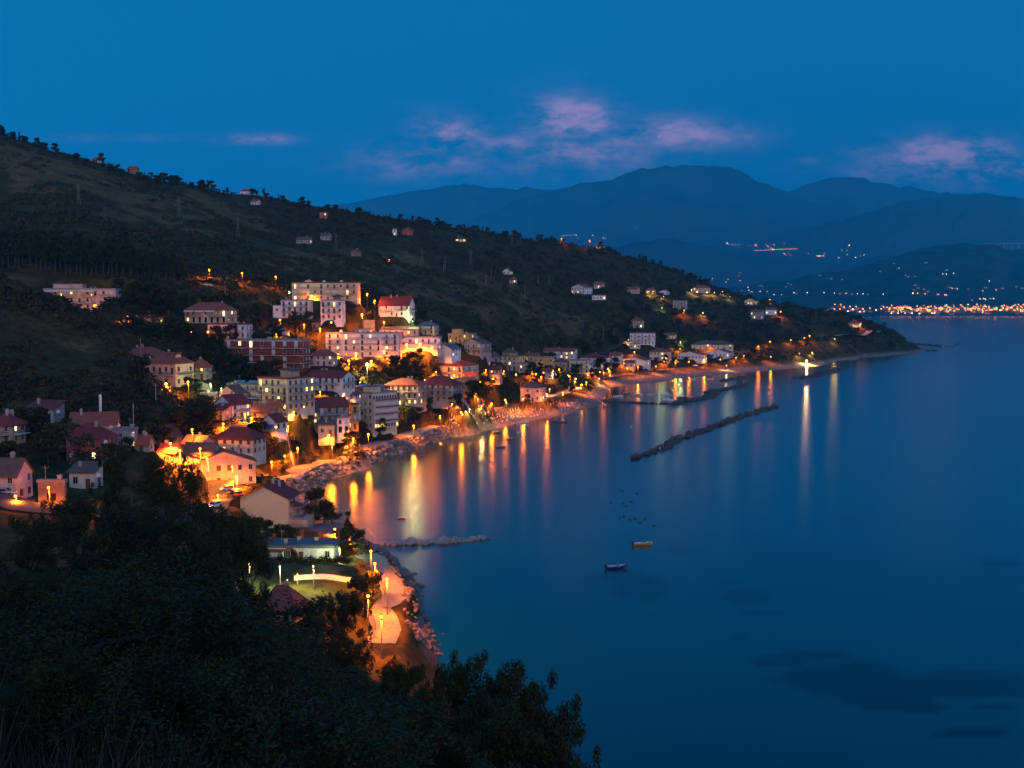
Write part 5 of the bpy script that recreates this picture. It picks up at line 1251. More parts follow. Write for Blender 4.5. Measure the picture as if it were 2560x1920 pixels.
# picture column, row of the top, depth, half width in picture columns, kind, words
NT = [(990,1648,96,56,'near2','round bush shaped tree hiding the end of the lit walkway'),(280,1138,132,62,'near3','pointed bushy conifer rising highest above the foreground thicket'),(415,1146,122,110,'near1','wide umbrella crowned tree with bronze seed heads hiding the bend of the road'),
 (185,1236,104,120,'near0','round tree left of the pointed conifer in front of the small cream house'),(525,1272,102,90,'near2','dark tree with loose crown directly before the glowing road bend'),(70,1290,80,110,'near2','thin crowned tree in front of the pale pink end house'),
 (345,1270,88,190,'near1','broad spreading tree filling the middle of the foreground thicket'),(608,1300,108,74,'near0','dark tree before the foot of the yellow gable house'),(560,1440,84,110,'near2','loose dark tree below the garden lamps at the edge of the lawn'),
 (500,1360,90,120,'near1','bronze seeded tree between the road bend and the garden'),(862,1478,128,62,'near0','feathery tree in front of the orange walkway'),(790,1500,112,90,'near2','dark tree just seaward of the hidden red roof house'),(730,1585,84,120,'near0','dark tree covering the front of the hidden red roof house'),
 (880,1600,92,70,'near2','tree covering the near end of the pebble beach'),(1010,1660,76,90,'near0','tree overhanging the dark water past the pebble beach'),(1075,1710,58,80,'near2','short tree between the pebble beach and the seaward point'),
 (1175,1640,40,100,'near2','tall ragged tree crown cut out against the dark water'),(1295,1672,38,105,'near0','outermost broad tree crown cut out against the dark water'),(1405,1765,36,52,'near2','small ragged tree at the seaward tip of the foreground'),
 (1240,1760,34,190,'near1','wide dark tree along the bottom edge of the seaward point'),(640,1560,70,130,'near1','bronze seeded tree low in the middle of the foreground'),(430,1480,70,170,'near0','broad dark tree beneath the spreading tree'),(240,1440,66,170,'near2','dark tree low on the inland part of the foreground'),
 (90,1430,60,150,'near0','dark tree at the edge of the picture under bare twigs'),(840,1680,58,150,'near2','dark tree under the feathery tree'),(1010,1760,48,150,'near0','dark tree low before the seaward point'),(600,1690,50,170,'near2','dark tree near the bottom edge in the middle'),(380,1640,46,170,'near1','bronze seeded tree near the bottom edge')]
for i, (px, pt, Y, hw, key, lab) in enumerate(NT):
    p = at(px, pt, Y); gz_ = H(p.x, Y); hh = max(2.0, p.z - gz_ + .3)
    wide = (hw * Y / FPX) / TREES[key][2] / (hh / TREES[key][1])
    plant(key, (p.x, Y, gz_ - .3), hh, lab, 'trees of the near slope', min(2.6, max(.6, wide)), 2000 + i)
for i in range(90):
    px = rnd.uniform(-60, 1330) if i % 2 else rnd.uniform(-60, 700); Y = rnd.uniform(13, 58); a, _ = ray(px, 1700); x = a * Y
    if px > 850 and (Y < 28 or px > 1250): continue
    z = H(x, Y); top = to_px(x, Y, z + 2.4)[1]
    if top < 1430 + max(0, px - 900) * .55: continue
    hb_ = i % 3 == 0
    plant('nheath' if hb_ else 'nbush', (x, Y, z - .3), rnd.uniform(1.8, 3.0), 'wiry brownish heath bush in the thicket along the bottom edge' if hb_ else 'dark leafy bush in the thicket along the bottom edge', 'heath of the near thicket' if hb_ else 'bushes of the near thicket', rnd.uniform(.9, 1.3), 2100 + i)
# long grass at the photographer's feet
g = np.random.default_rng(9); n = 2200
gy_ = 4.2 + g.random(n) ** 1.4 * 10; gu_ = g.uniform(-.5, -.02, n); gx_ = gu_ * gy_; gz_ = height(gx_, gy_)
L = g.uniform(.5, 1.5, n); ang = g.uniform(0, 6.28, n); le = g.uniform(.05, .5, n); w = g.uniform(.004, .009, n)
b0 = np.stack([gx_, gy_, gz_], -1); tip = b0 + np.stack([np.cos(ang) * le * L, np.sin(ang) * le * L, L], -1); mid = b0 + np.stack([np.cos(ang) * le * L * .3, np.sin(ang) * le * L * .3, L * .55], -1)
sd = np.stack([w, 0 * w, 0 * w], -1)
V = np.stack([b0 - sd, b0 + sd, mid + sd * .8, mid - sd * .8, mid - sd * .8, mid + sd * .8, tip + sd * .2, tip - sd * .2], 1).reshape(-1, 3)
o = kind(link('grass', mesh_np('grass', V, np.arange(len(V)).reshape(-1, 4), [mat('dry_stalks', (.045, .045, .022), .8, .4, 3)])), 'stuff'); o['label'] = 'tall dry grass stalks at the bottom edge'
# the garden hedge
V, F_ = leaves(5200, [(q, 0, .8 + .25 * math.sin(q * 2)) for q in np.linspace(-9.5, 9.5, 34)], [np.array((.7, .8, .9))] * 34, .17, 77)
o = link('hedge', mesh_np('hedge', V, F_, [L_OAK]), None, at(765, 1420, 229) + Vector((0, 0, -1.0)), R(-2)); o.location.z = H(o.location.x, o.location.y); tag(o, 'long clipped hedge before the white seaside house', 'hedge')

# ------------------------------------------------------------------ boulders: breakwaters, groyne, riprap
M_ROCK = mat('pale_rock', (.30, .27, .24), .9, .4, .5, fine=1.5, bump=.4); M_ROCKD = mat('dark_rock', (.075, .065, .055), .9, .4, .5, fine=1.5, bump=.4); M_ROCKW = mat('warm_rock', (.17, .135, .11), .9, .4, .5, fine=1.5, bump=.4)
def rock_mesh(seed, m):
    g = random.Random(seed); b = MB(); b.ball((0, 0, 0), 1, 0, 1, (1, .8, .62), .26, g)
    return b.data('boulder', [m])
ROCKS = {k: [rock_mesh(300 + i, m) for i in range(4)] for k, m in (('pale', M_ROCK), ('dark', M_ROCKD), ('warm', M_ROCKW))}
def line_z0(pxs): return [at_z(px, py, 0) for px, py in pxs]
def along(P, t):
    L = [(b - a).length for a, b in zip(P, P[1:])]; s = t * sum(L)
    for (a, b), l in zip(zip(P, P[1:]), L):
        if s <= l: return a.lerp(b, s / l), (b - a).normalized()
        s -= l
    return P[-1], (P[-1] - P[-2]).normalized()
def heap(P, n, half, size, up, m, label, group, ground=False, seed=1, loose=None):
    """n boulders along a line; with 'loose' they are one mass of rubble too small to count"""
    g = random.Random(seed); V, Fs = [], []; nv = 0
    for i in range(n):
        p, t = along(P, (i + g.uniform(-.5, .5)) / n if n > 1 else .5) if True else None
        nr = Vector((-t.y, t.x, 0)); q = g.uniform(-1, 1); s = size * g.choice((.55, .75, .9, 1.0, 1.2, 1.55))
        pos = p + nr * q * half; z = (H(pos.x, pos.y) if ground else 0) + up * (1 - abs(q)) * g.uniform(.3, 1)
        rot = (g.uniform(-.5, .5), g.uniform(-.5, .5), g.uniform(0, 6.28))
        me = g.choice(ROCKS[m])
        if loose is None:
            o = link('boulder', me, None, (pos.x, pos.y, z), rot, (s, s * g.uniform(.8, 1.15), s * g.uniform(.8, 1.2))); tag(o, label, 'boulder', group)
        else:
            M = Matrix.LocRotScale(Vector((pos.x, pos.y, z)), __import__('mathutils').Euler(rot), Vector((s, s, s * .9)))
            V += [tuple(M @ v.co) for v in me.vertices]; Fs += [[k + nv for k in f.vertices] for f in me.polygons]; nv += len(me.vertices)
    if loose:
        o = kind(link(loose, mesh_np(loose, V, np.array(Fs), [{'pale': M_ROCK, 'dark': M_ROCKD, 'warm': M_ROCKW}[m]])), 'stuff'); o['label'] = label
heap(line_z0([(960,1362),(1060,1360),(1140,1354),(1208,1347)]), 46, .8, 1.0, .7, 'pale', 'pale boulder of the short groyne reaching out from the near walkway', 'boulders of the near groyne', seed=2)
heap(line_z0([(1585,1148),(1640,1128),(1665,1112),(1730,1086),(1780,1070),(1860,1040),(1940,1016)]), 128, 2.4, 1.35, 1.1, 'dark', 'dark boulder of the long detached breakwater in the middle of the bay', 'boulders of the long breakwater', seed=3)
heap(line_z0([(945,1392),(985,1425),(1015,1452),(1040,1490),(1060,1540),(1072,1590),(1086,1650)]), 104, 3.0, .9, .5, 'warm', 'wet boulder at the water edge below the curved lit walkway', 'boulders below the near walkway', True, 4)
heap(off(PROM, 6.6)[8:50], 54, 1.8, 1.15, .6, 'pale', 'pale riprap boulder beneath the sea wall of the orange promenade', 'riprap boulders', True, 5)
heap(off(PROM, 7.2)[4:52], 520, 3.4, .75, .4, 'warm', 'loose riprap below the promenade sea wall', '', True, 6, 'rubble')
heap(line_z0([(945,1390),(1020,1470),(1058,1540),(1080,1640)]), 420, 4.5, .42, .2, 'warm', 'shingle and broken stone along the near shore', '', True, 7, 'rubble')
for P, n, hf, s, m, nm in (([(1500,1002),(1600,1008),(1720,1012)], 90, 1.0, .8, 'dark', 'low stone jetty enclosing the small boats'), ([(1685,1010),(1730,1003),(1765,995),(1797,984)], 80, 3, 1.6, 'dark', 'dark rocks at the end of the small boat harbour'),
     ([(1770,982),(1810,974),(1862,964)], 60, 2.2, 1.4, 'dark', 'dark breakwater rocks beyond the small boats'), ([(1798,953),(1830,948),(1862,944)], 40, 2, 1.3, 'dark', 'small dark breakwater before the far beach'),
     ([(1988,946),(2030,942),(2065,932),(2102,922)], 90, 5, 2.0, 'dark', 'dark breakwater before the dazzling lamp'), ([(2095,905),(2130,902)], 24, 3, 1.6, 'dark', 'dark flat rocks beside the dazzling lamp'), ([(2000,912),(2060,906),(2105,900),(2160,892),(2230,886)], 150, 5, 1.4, 'warm', 'rocky strand at the foot of the headland'),
     ([(2285,860),(2330,864),(2372,868)], 46, 12, 2.2, 'dark', 'low black rocks off the tip of the headland'), ([(2300,878),(2350,877)], 14, 6, 1.6, 'dark', 'low black skerries off the headland'), ([(2380,862),(2400,860)], 6, 5, 1.6, 'dark', 'outermost black skerry'),
     ([(2130,905),(2165,899)], 8, 3, 2, 'dark', 'dark shore rocks under the headland')):
    heap(line_z0(P), n, hf, s, .8, m, nm, '', False, hash(nm) % 999 if False else len(nm), 'rubble')
for i, (px, py) in enumerate([(1546,1222),(1556,1226),(1592,1233),(1526,1256),(1557,1258),(1578,1254),(1565,1264),(1549,1295),(1560,1290),(1575,1298),(1587,1296),(1612,1297),(1636,1314),(1600,1306),(1036,1173),(1042,1178),(1196,1173),(1206,1175),(1256,1170),(1265,1171),(1224,1348),(905,1170),(870,1163)]):
    p = at_z(px, py, .1); o = link('boulder', ROCKS['dark'][i % 4], None, p, (.2, .1, i), (.42 + .16 * (i % 3), .4, .26)); tag(o, 'low dark rock awash in the open water of the bay', 'boulder', 'rocks awash in the bay')

# ------------------------------------------------------------------ beach umbrellas and loungers
M_CANV = {'white': mat('white_canvas', (.66, .62, .60), .8, .1), 'red': mat('red_canvas', (.42, .05, .045), .8, .15), 'blue': mat('blue_canvas', (.04, .10, .34), .8, .15), 'pink': mat('striped_canvas', (.52, .24, .22), .8, .2)}
UM = {}
for c_ in M_CANV:
    root = thing('beach_umbrella', 'u', 'beach umbrella')
    p_ = MB().tube([(0, 0, -.3), (0, 0, 2.3)], .035, 5).obj('pole', [M_WHITE], root)
    q_ = MB().tube([(0, 0, .95), (0, 0, 1.2), (0, 0, 2.15), (0, 0, 2.35)], [.17, .15, .07, .02], 7).obj('folded_canopy', [M_CANV[c_]], root)
    UM[c_] = [kids(root, p_, q_), 0]
root = thing('beach_umbrella', 'u', 'beach umbrella')
p_ = MB().tube([(0, 0, -.3), (0, 0, 2.2)], .035, 5).obj('pole', [M_WHITE], root); b = MB(); n = 8
b.add([(0, 0, 2.35)] + [(1.15 * math.cos(2*math.pi*k/n), 1.15 * math.sin(2*math.pi*k/n), 1.9) for k in range(n)] + [(0, 0, 2.28)], [(0, 1 + k, 1 + (k + 1) % n) for k in range(n)] + [(n + 1, 1 + (k + 1) % n, 1 + k) for k in range(n)])
q_ = b.obj('canopy', [M_CANV['blue']], root); UM['open'] = [kids(root, p_, q_), 0]
LO = thing('sun_lounger', 'l', 'sun lounger')
f_ = MB().box(-.32, .32, -.95, .95, .26, .34).box(-.3, -.24, -.9, -.84, 0, .26).box(.24, .3, -.9, -.84, 0, .26).box(-.3, -.24, .6, .66, 0, .26).box(.24, .3, .6, .66, 0, .26).obj('frame', [M_WHITE], LO)
b_ = MB().prism([(.35, .34), (.35, .40), (1.0, .82), (1.02, .76)], 'x', -.31, .31).obj('backrest', [M_CANV['white']], LO)
kids(LO, f_, b_); LOU = [LO, 0]
def place(rec, p, rz, label, group):
    if rec[1]: o = dup(rec[0], p, rz)
    else: rec[1] = 1; o = rec[0]; o.location = p; o.rotation_euler = (0, 0, rz)
    o['label'] = label; o['group'] = group
def beach_zone(pa, pb, pc, pd, rows, cols_, cs, label, group, lounge=0):
    A, B, D, E = (hit(*q, 0, 200) for q in (pa, pb, pc, pd))
    if None in (A, B, D, E): return
    for r in range(rows):
        for k in range(cols_):
            s, t = (r + .5 + rnd.uniform(-.2, .2)) / rows, (k + .5 + rnd.uniform(-.2, .2)) / cols_
            p = A.lerp(B, t).lerp(D.lerp(E, t), s); z = H(p.x, p.y)
            if z < .15: continue
            cc_ = rnd.choice(cs)
            place(UM[cc_], (p.x, p.y, z), rnd.uniform(0, 6), label.format({'open': 'blue', 'pink': 'pink'}.get(cc_, cc_)), group.format({'open': 'blue', 'pink': 'pink'}.get(cc_, cc_)))
            if rnd.random() < lounge:
                place(LOU, (p.x + rnd.uniform(.6, 1.1), p.y - .6, H(p.x + .9, p.y - .6) + .02), rnd.uniform(-.5, .2), 'white sun lounger among the folded umbrellas of the long town beach', 'sun loungers of the town beach')
beach_zone((1085,1078),(1300,1022),(1110,1092),(1310,1042), 5, 24, ('white','white','pink','red'), 'folded {} umbrella on the long town beach', 'folded {} umbrellas of the town beach', .62)
beach_zone((1310,1018),(1440,996),(1320,1046),(1455,1022), 4, 16, ('red','white','blue','pink'), 'folded {} umbrella on the wide middle beach', 'folded {} umbrellas of the middle beach', .2)
beach_zone((1460,992),(1530,986),(1465,1010),(1540,1002), 4, 10, ('open','open','blue'), '{} umbrella crowded beside the small boat harbour', '{} umbrellas of the harbour beach')
beach_zone((1840,918),(1975,908),(1845,928),(1970,916), 3, 20, ('blue','blue','white'), '{} umbrella on the far beach near the dazzling lamp', '{} umbrellas of the far beach')
beach_zone((1560,944),(1760,926),(1565,954),(1765,934), 1, 12, ('white','red'), 'single folded {} umbrella on the pale far beach', 'folded {} umbrellas of the pale far beach')

# ------------------------------------------------------------------ boats
M_HULLS = {'white': mat('white_hull', (.70, .70, .70), .35, .08, spec=.5), 'yellow': mat('yellow_hull', (.58, .33, .03), .35, .1, spec=.5), 'red': mat('red_hull', (.40, .03, .03), .4, .1, spec=.5), 'green': mat('green_hull', (.07, .20, .14), .4, .1, spec=.5), 'blue': mat('blue_hull', (.03, .05, .14), .35, .1, spec=.5), 'dark': mat('dark_hull', (.06, .05, .05), .5, .1, spec=.5)}
M_RUB = mat('black_rubber', (.015, .015, .016), .6, .2)
M_BENCH = mat('grey_bench', (.3, .29, .28), .7, .15)
def hull_mesh(L, Wd, hgt):
    V, Fs = [], []; n = 9
    for i in range(n):
        t = i / (n - 1); w = Wd / 2 * (1 - .97 * max(0, (t - .3) / .7) ** 1.8) * (.86 + .14 * min(1, t * 3)); x = -L / 2 + L * t; sh = .55 * hgt * t * t
        xb = x - L * .15 * t ** 3
        V += [(x, -w, hgt * .75 + sh), (xb, -w * .7, 0), (xb, 0, -.25), (xb, w * .7, 0), (x, w, hgt * .75 + sh), (x, w * .82, hgt * .75 + sh), (x, w * .7, .18), (x, -w * .7, .18), (x, -w * .82, hgt * .75 + sh)]
    for i in range(n - 1):
        for k in range(9): a, b2 = i * 9 + k, i * 9 + (k + 1) % 9; Fs.append((a, a + 9, b2 + 9, b2))
    return MB().add(V, Fs + [tuple(range(9)), tuple(range((n - 1) * 9, n * 9))[::-1]])
def boat(px, py, L, rz, hull, label, cabin=False, motor=True, screen=True):
    t = thing('boat', label, 'boat', tuple(at_z(px, py, .1)), R(rz), 'boats moored in the bay')
    Wd, hg = L * .36, L * .13
    hull_mesh(L, Wd, hg).obj('hull', [M_HULLS[hull]], t)
    MB().prism([(L * .08, -Wd * .34), (L * .46, -.04), (L * .46, .04), (L * .08, Wd * .34)], 'z', hg * .7, hg * 1.12).box(-L * .47, L * .1, -Wd * .43, -Wd * .3, hg * .7, hg * .84).box(-L * .47, L * .1, Wd * .3, Wd * .43, hg * .7, hg * .84).obj('foredeck', [M_HULLS['white']], t)
    for xx in (-.3, -.08): MB().box(L * xx - .14, L * xx + .14, -Wd * .36, Wd * .36, hg * .4, hg * .55).obj('bench', [M_BENCH], t)
    if screen: MB().prism([(L * .10, hg * .85), (L * .13, hg * .85), (L * .08, hg * .85 + .5), (L * .06, hg * .85 + .5)], 'y', -Wd * .26, Wd * .26).obj('windscreen', [M_GLASS], t)
    if cabin: MB().box(-L * .1, L * .12, -Wd * .26, Wd * .26, hg * .6, hg + 1.0).obj('cabin', [M_WHITE], t)
    if motor: MB().box(-L / 2 - .45, -L / 2 + .02, -.16, .16, hg * .3, hg + .35).box(-L / 2 - .3, -L / 2 - .12, -.06, .06, -.5, hg * .3).obj('outboard_motor', [M_RUB], t)
    MB().tube([(L * .42, -Wd * .12, hg), (L * .42, -Wd * .12, hg + .32), (L * .25, -Wd * .3, hg + .3)], .025, 5).obj('bow_rail', [M_METAL], t)
boat(1608,1362, 5.0, 9, 'yellow', 'small motorboat with yellow hull and white deck alone in the open bay')
boat(1543,1420, 5.0, 10, 'blue', 'small motorboat with dark blue hull and pale deck nearest to the camera')
for px, py, L, rz, hl, lab, cab in ((1545,992,7,10,'white','white launch beside the blue umbrellas, innermost of the harbour',False),(1594,988,7,-8,'white','long white open boat second from the umbrellas in the harbour',False),(1631,988,6.5,170,'white','white boat in the middle of the small harbour',False),
     (1667,989,7.5,175,'white','white cabin boat moored behind the covered boat',True),(1671,1003,8.5,-12,'white','white covered cruiser closest to the jetty',True),(1706,995,7.5,-20,'blue','dark hulled cabin boat tucked against the harbour rocks',True),(1565,984,5,20,'green','small green boat close to the lit beach',False),
     (1775,948,6,5,'white','pale boat floating alone inside the far breakwaters',False),(1730,949,5.5,0,'white','low white boat off the far promenade',False),(1512,1015,4.5,70,'red','small red boat near the root of the stone jetty',False),(1408,1055,4.5,-6,'dark','dark dinghy just off the middle beach',False),(1390,1053,4,10,'blue','tiny blue dinghy next to the dark dinghy',False),
     (1275,1098,4,3,'red','red dinghy off the long town beach',False),(1254,1118,4.5,5,'green','green rowing boat farther out than the red dinghy',False),(1306,1058,7,12,'white','white boat drawn up at the rocks of the town beach',False),(1005,1296,2.4,0,'red','tiny red buoy boat alone in the near water',False),(1578,1068,2.6,80,'yellow','small yellow float with dark top in the inner bay',False),
     (2440,797,16,0,'white','white yacht far out before the shore town',True),(2488,798,16,0,'white','second white yacht beyond the first far out',True),(1241,1082,5,30,'dark','dark boat beached on the rocks of the town beach',False),(1300,1082,3.5,0,'white','little white tender off the town beach',False)):
    boat(px, py, L, rz, hl, lab, cab, L > 3, L > 5)

# ------------------------------------------------------------------ cars
M_CARS = {k: mat('car_paint_' + k, c_, .3, .05, spec=.6) for k, c_ in (('silver', (.36, .37, .38)), ('white', (.68, .68, .67)), ('black', (.02, .02, .022)), ('blue', (.04, .08, .2)), ('red', (.3, .03, .03)), ('grey', (.12, .12, .13)))}
M_HEAD = glow('headlight_on', (1, .86, .6), 60, True); M_TAIL = glow('tail_light_on', (1, .03, .01), 12, False); M_LENS = mat('lamp_lens', (.5, .5, .48), .2, .05, spec=.6); M_TAILO = mat('tail_lens', (.25, .02, .02), .3, .1)
def car(loc, rz, paint, label, on=False):
    t = thing('parked_car' if not on else 'car', label, 'car', tuple(loc), rz, 'cars near the bend of the road')
    side = [(-2.05, .32), (2.0, .32), (2.08, .62), (1.9, .82), (1.05, .95), (.45, 1.42), (-1.15, 1.46), (-1.8, 1.0), (-2.1, .9)]
    MB().prism(side, 'y', -.82, .82).obj('body', [M_CARS[paint]], t)
    MB().prism([(.98, .98), (.46, 1.36), (-1.1, 1.40), (-1.62, 1.0)], 'y', -.83, .83).obj('window', [M_GLASS], t)
    MB().prism([(1.06, .97), (.47, 1.43), (.5, 1.44), (1.12, .97)], 'y', -.7, .7).obj('windscreen', [M_GLASS], t)
    for x in (-1.3, 1.3):
        for y in (-.82, .82):
            w = MB().tube([(x, y - .09, .32), (x, y + .09, .32)], .32, 12).obj('wheel', [M_RUB], t)
            MB().tube([(x, y - .1, .32), (x, y + .1, .32)], .19, 8).obj('rim', [M_METAL], w)
    for y in (-.6, .6):
        MB().box(1.98, 2.11, y - .16, y + .16, .6, .76).obj('headlight', [M_HEAD if on else M_LENS], t)
        MB().box(-2.13, -2.0, y - .14, y + .14, .72, .9).obj('tail_light', [M_TAIL if on else M_TAILO], t)
for px, py, Y, rz, pt, lab in ((533,1214,258,-160,'grey','grey car parked under the lamps beside the orange warehouse'),(552,1220,256,-150,'silver','silver car parked second along the bend'),(568,1228,253,-140,'white','white car parked third along the bend'),(585,1234,250,-130,'black','black car parked on the bend before the yellow gable house'),(596,1238,249,-60,'red','red car standing last in the row on the bend'),
      (510,1208,262,-165,'black','black car parked at the start of the row by the warehouse wall'),(1738,917,1000,10,'white','white van like car parked at the edge of the far beach'),(12,1278,200,2,'silver','pale car parked in front of the pale pink end house'),(520,696,566,5,'white','car by the first of the three upper road lamps'),(905,797,556,40,'grey','grey car on the lit ramp')):
    p = at_z(px, py, 9.4) if 500 < px < 600 and py > 1000 else at(px, py, Y); car((p.x, p.y, H(p.x, p.y) + .36), R(rz), pt, lab)
p = at_z(536, 1264, 9.4); car((p.x, p.y, H(p.x, p.y) + .36), R(-118), 'white', 'white car with glowing headlights driving down the road bend', True)

# ------------------------------------------------------------------ pylons and utility poles
M_PYL = mat('dull_steel', (.13, .13, .13), .6, .2, metal=.2)
def pylon(px, pt, pb, Y):
    p = hit(px, pb, 0, 500) or at(px, pb, Y); hh = max(14, (pb - pt) * p.y / FPX); z0 = H(p.x, p.y)
    t = thing('pylon', beside(p.x, p.y, 'steel lattice pylon', 'steel lattice pylon on the open hill', 400), 'pylon', (p.x, p.y, z0), .3, 'pylons on the hill')
    b = MB(); W0, W1 = hh * .085, hh * .018
    lv = [0, .16, .3, .44, .57, .69, .8, .9, 1]
    def cr(f): w = W0 + (W1 - W0) * min(1, f / .85); return [Vector((sx_ * w, sy_ * w, hh * f)) for sx_, sy_ in ((-1, -1), (1, -1), (1, 1), (-1, 1))]
    for f0, f1 in zip(lv, lv[1:]):
        A, B = cr(f0), cr(f1)
        for k in range(4): b.tube([A[k], B[k]], .09, 4); b.tube([A[k], B[(k + 1) % 4]], .05, 4); b.tube([A[(k + 1) % 4], B[k]], .05, 4)
    b.obj('lattice_tower', [M_PYL], t)
    for f, w in ((.78, .16), (.88, .12), (.97, .1)): MB().tube([(-hh * w, 0, hh * f), (hh * w, 0, hh * f)], .1, 4).obj('cross_arm', [M_PYL], t)
for a_ in ((197,466,513,800),(448,497,544,860),(840,583,625,900),(1055,622,663,930),(1177,625,663,960),(1280,581,612,1150),(595,560,592,900)): pylon(*a_)
M_WPOLE = mat('weathered_pole', (.30, .27, .24), .9, .2)
for i, (px, pt, pb) in enumerate(((1113,641,673),(1109,660,682),(1215,689,714),(1312,711,746),(1228,670,692),(334,1029,1065),(352,864,890),(563,702,740),(478,973,1031),(390,960,1010),(1535,820,850),(1508,815,852),(1950,745,770),(1345,690,712),(1372,690,714),(1465,705,735),(2040,780,800))):
    p = hit(px, pb, 0, 230)
    if p is None: continue
    hh = max(6.5, min(12, (pb - pt) * p.y / FPX)); z0 = H(p.x, p.y)
    t = thing('utility_pole', beside(p.x, p.y, 'bare utility pole', 'bare utility pole on the dark slope', 400), 'utility pole', (p.x, p.y, z0), i * .4, 'utility poles')
    if i == 8: t.rotation_euler = (0, R(7), 0)
    MB().tube([(0, 0, -1), (0, 0, hh)], [.17, .1], 6).obj('pole', [M_WPOLE], t); MB().box(-.8, .8, -.05, .05, hh - .7, hh - .58).obj('cross_arm', [M_METAL], t)

# ------------------------------------------------------------------ the far coast: plain, hills and mountain ranges, each where it stands
def far_range(name, Y, front, back, sky, m, seed, rough=.075, label=None):
    px0, px1 = sky[0][0], sky[-1][0]
    nu = 300; P = np.linspace(px0, px1, nu); S = np.interp(P, [q[0] for q in sky], [q[1] for q in sky])
    S = np.convolve(np.pad(S, 2, mode='edge'), (.1, .2, .4, .2, .1), 'valid') + (fbm(P / 30, P * 0 + seed, 5, seed) - .5) * 12
    tt = np.concatenate([np.linspace(-1, 0, 34), np.linspace(0, 1, 12)[1:]])
    V = np.zeros((nu, len(tt), 3))
    for i in range(nu):
        a, b = ray(P[i], S[i]); top = CAMZ + b * Y
        for j, t in enumerate(tt):
            y = Y + t * (front if t < 0 else back); V[i, j] = (a * Y + (a * (y - Y)), y, top * (1 - abs(t)) ** 1.15)
    k = np.abs(tt)[None, :]
    x, y = V[..., 0] / (front * .28), V[..., 1] / (front * .28)
    rid = 1 - np.abs(2 * fbm(x, y, 4, seed) - 1)
    V[..., 2] += V[..., 2].max() * rough * (rid - .75) * 3.4 * np.minimum(1, k * 5) * (1 - k * .75) + (fbm(x * 9, y * 9, 3, seed + 3) - .5) * V[..., 2].max() * .016
    V[..., 2] -= 40 * (k > .98)
    ii = np.arange(nu * len(tt)).reshape(nu, -1)
    F_ = np.stack([ii[:-1, :-1], ii[1:, :-1], ii[1:, 1:], ii[:-1, 1:]], -1).reshape(-1, 4)
    o = kind(link(name, mesh_np(name, V.reshape(-1, 3), F_, [m], smooth_=True)), 'structure')
    if label: o['label'] = label
    return V
D = lambda L: [(x * 1.1573, y * 1.1573) for x, y in L]
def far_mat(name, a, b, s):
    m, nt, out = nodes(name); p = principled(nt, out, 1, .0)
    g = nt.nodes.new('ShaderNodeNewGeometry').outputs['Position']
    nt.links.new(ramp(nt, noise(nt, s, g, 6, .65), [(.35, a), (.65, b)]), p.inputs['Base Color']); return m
F1, F2 = far_mat('haze_tinted_mountain', (.03, .06, .07), (.06, .09, .10), .0012), far_mat('far_farmland', (.016, .026, .018), (.055, .055, .035), .006)  # mountain colours carry extra blue that stands in for denser haze
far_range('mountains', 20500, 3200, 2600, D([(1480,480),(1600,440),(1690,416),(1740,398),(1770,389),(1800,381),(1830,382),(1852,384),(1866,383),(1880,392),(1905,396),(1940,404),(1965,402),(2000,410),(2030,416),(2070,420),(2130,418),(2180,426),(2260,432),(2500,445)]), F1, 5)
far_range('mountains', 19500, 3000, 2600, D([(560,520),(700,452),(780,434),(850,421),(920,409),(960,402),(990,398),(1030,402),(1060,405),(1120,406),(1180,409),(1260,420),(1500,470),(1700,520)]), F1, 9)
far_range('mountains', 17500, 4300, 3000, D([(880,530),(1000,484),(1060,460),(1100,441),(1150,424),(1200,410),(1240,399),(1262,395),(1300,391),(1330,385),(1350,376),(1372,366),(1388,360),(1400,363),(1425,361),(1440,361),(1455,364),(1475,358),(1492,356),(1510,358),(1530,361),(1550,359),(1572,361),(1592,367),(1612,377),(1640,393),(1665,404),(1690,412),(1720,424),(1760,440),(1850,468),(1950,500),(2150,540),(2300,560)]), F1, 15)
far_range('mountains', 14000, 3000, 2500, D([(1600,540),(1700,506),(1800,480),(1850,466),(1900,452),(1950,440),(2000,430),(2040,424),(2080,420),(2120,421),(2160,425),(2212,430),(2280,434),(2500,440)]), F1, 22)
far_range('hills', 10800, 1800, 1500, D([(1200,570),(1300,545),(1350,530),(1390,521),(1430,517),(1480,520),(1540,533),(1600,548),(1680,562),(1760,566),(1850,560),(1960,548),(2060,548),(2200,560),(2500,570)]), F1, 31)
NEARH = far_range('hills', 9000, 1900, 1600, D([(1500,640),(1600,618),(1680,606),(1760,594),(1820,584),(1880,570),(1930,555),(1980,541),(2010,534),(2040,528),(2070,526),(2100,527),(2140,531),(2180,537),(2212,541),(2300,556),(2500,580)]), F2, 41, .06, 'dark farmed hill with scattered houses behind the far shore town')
# the flat coast with the shore town
nu = 160; P = np.linspace(1300, 3000, nu); yy = np.array([4300, 5200, 6000, 6560, 6600, 6800, 7200, 7700, 8300, 9200])
zz = np.array([-4, -4, -4, -3, 1.5, 4, 10, 24, 30, 30])
V = np.zeros((nu, len(yy), 3))
for i in range(nu):
    a, _ = ray(P[i], 780); near = 1300 * smooth(2230, 2080, P[i])
    sh = yy - near * np.clip((8300 - yy) / 1600, 0, 1); V[i, :, 0] = a * sh; V[i, :, 1] = sh; V[i, :, 2] = zz
ii = np.arange(nu * len(yy)).reshape(nu, -1)
kind(link('plain', mesh_np('plain', V.reshape(-1, 3), np.stack([ii[:-1, :-1], ii[1:, :-1], ii[1:, 1:], ii[:-1, 1:]], -1).reshape(-1, 4), [F2], smooth_=True)), 'structure')
from mathutils.bvhtree import BVHTree
_v, _f = [], []
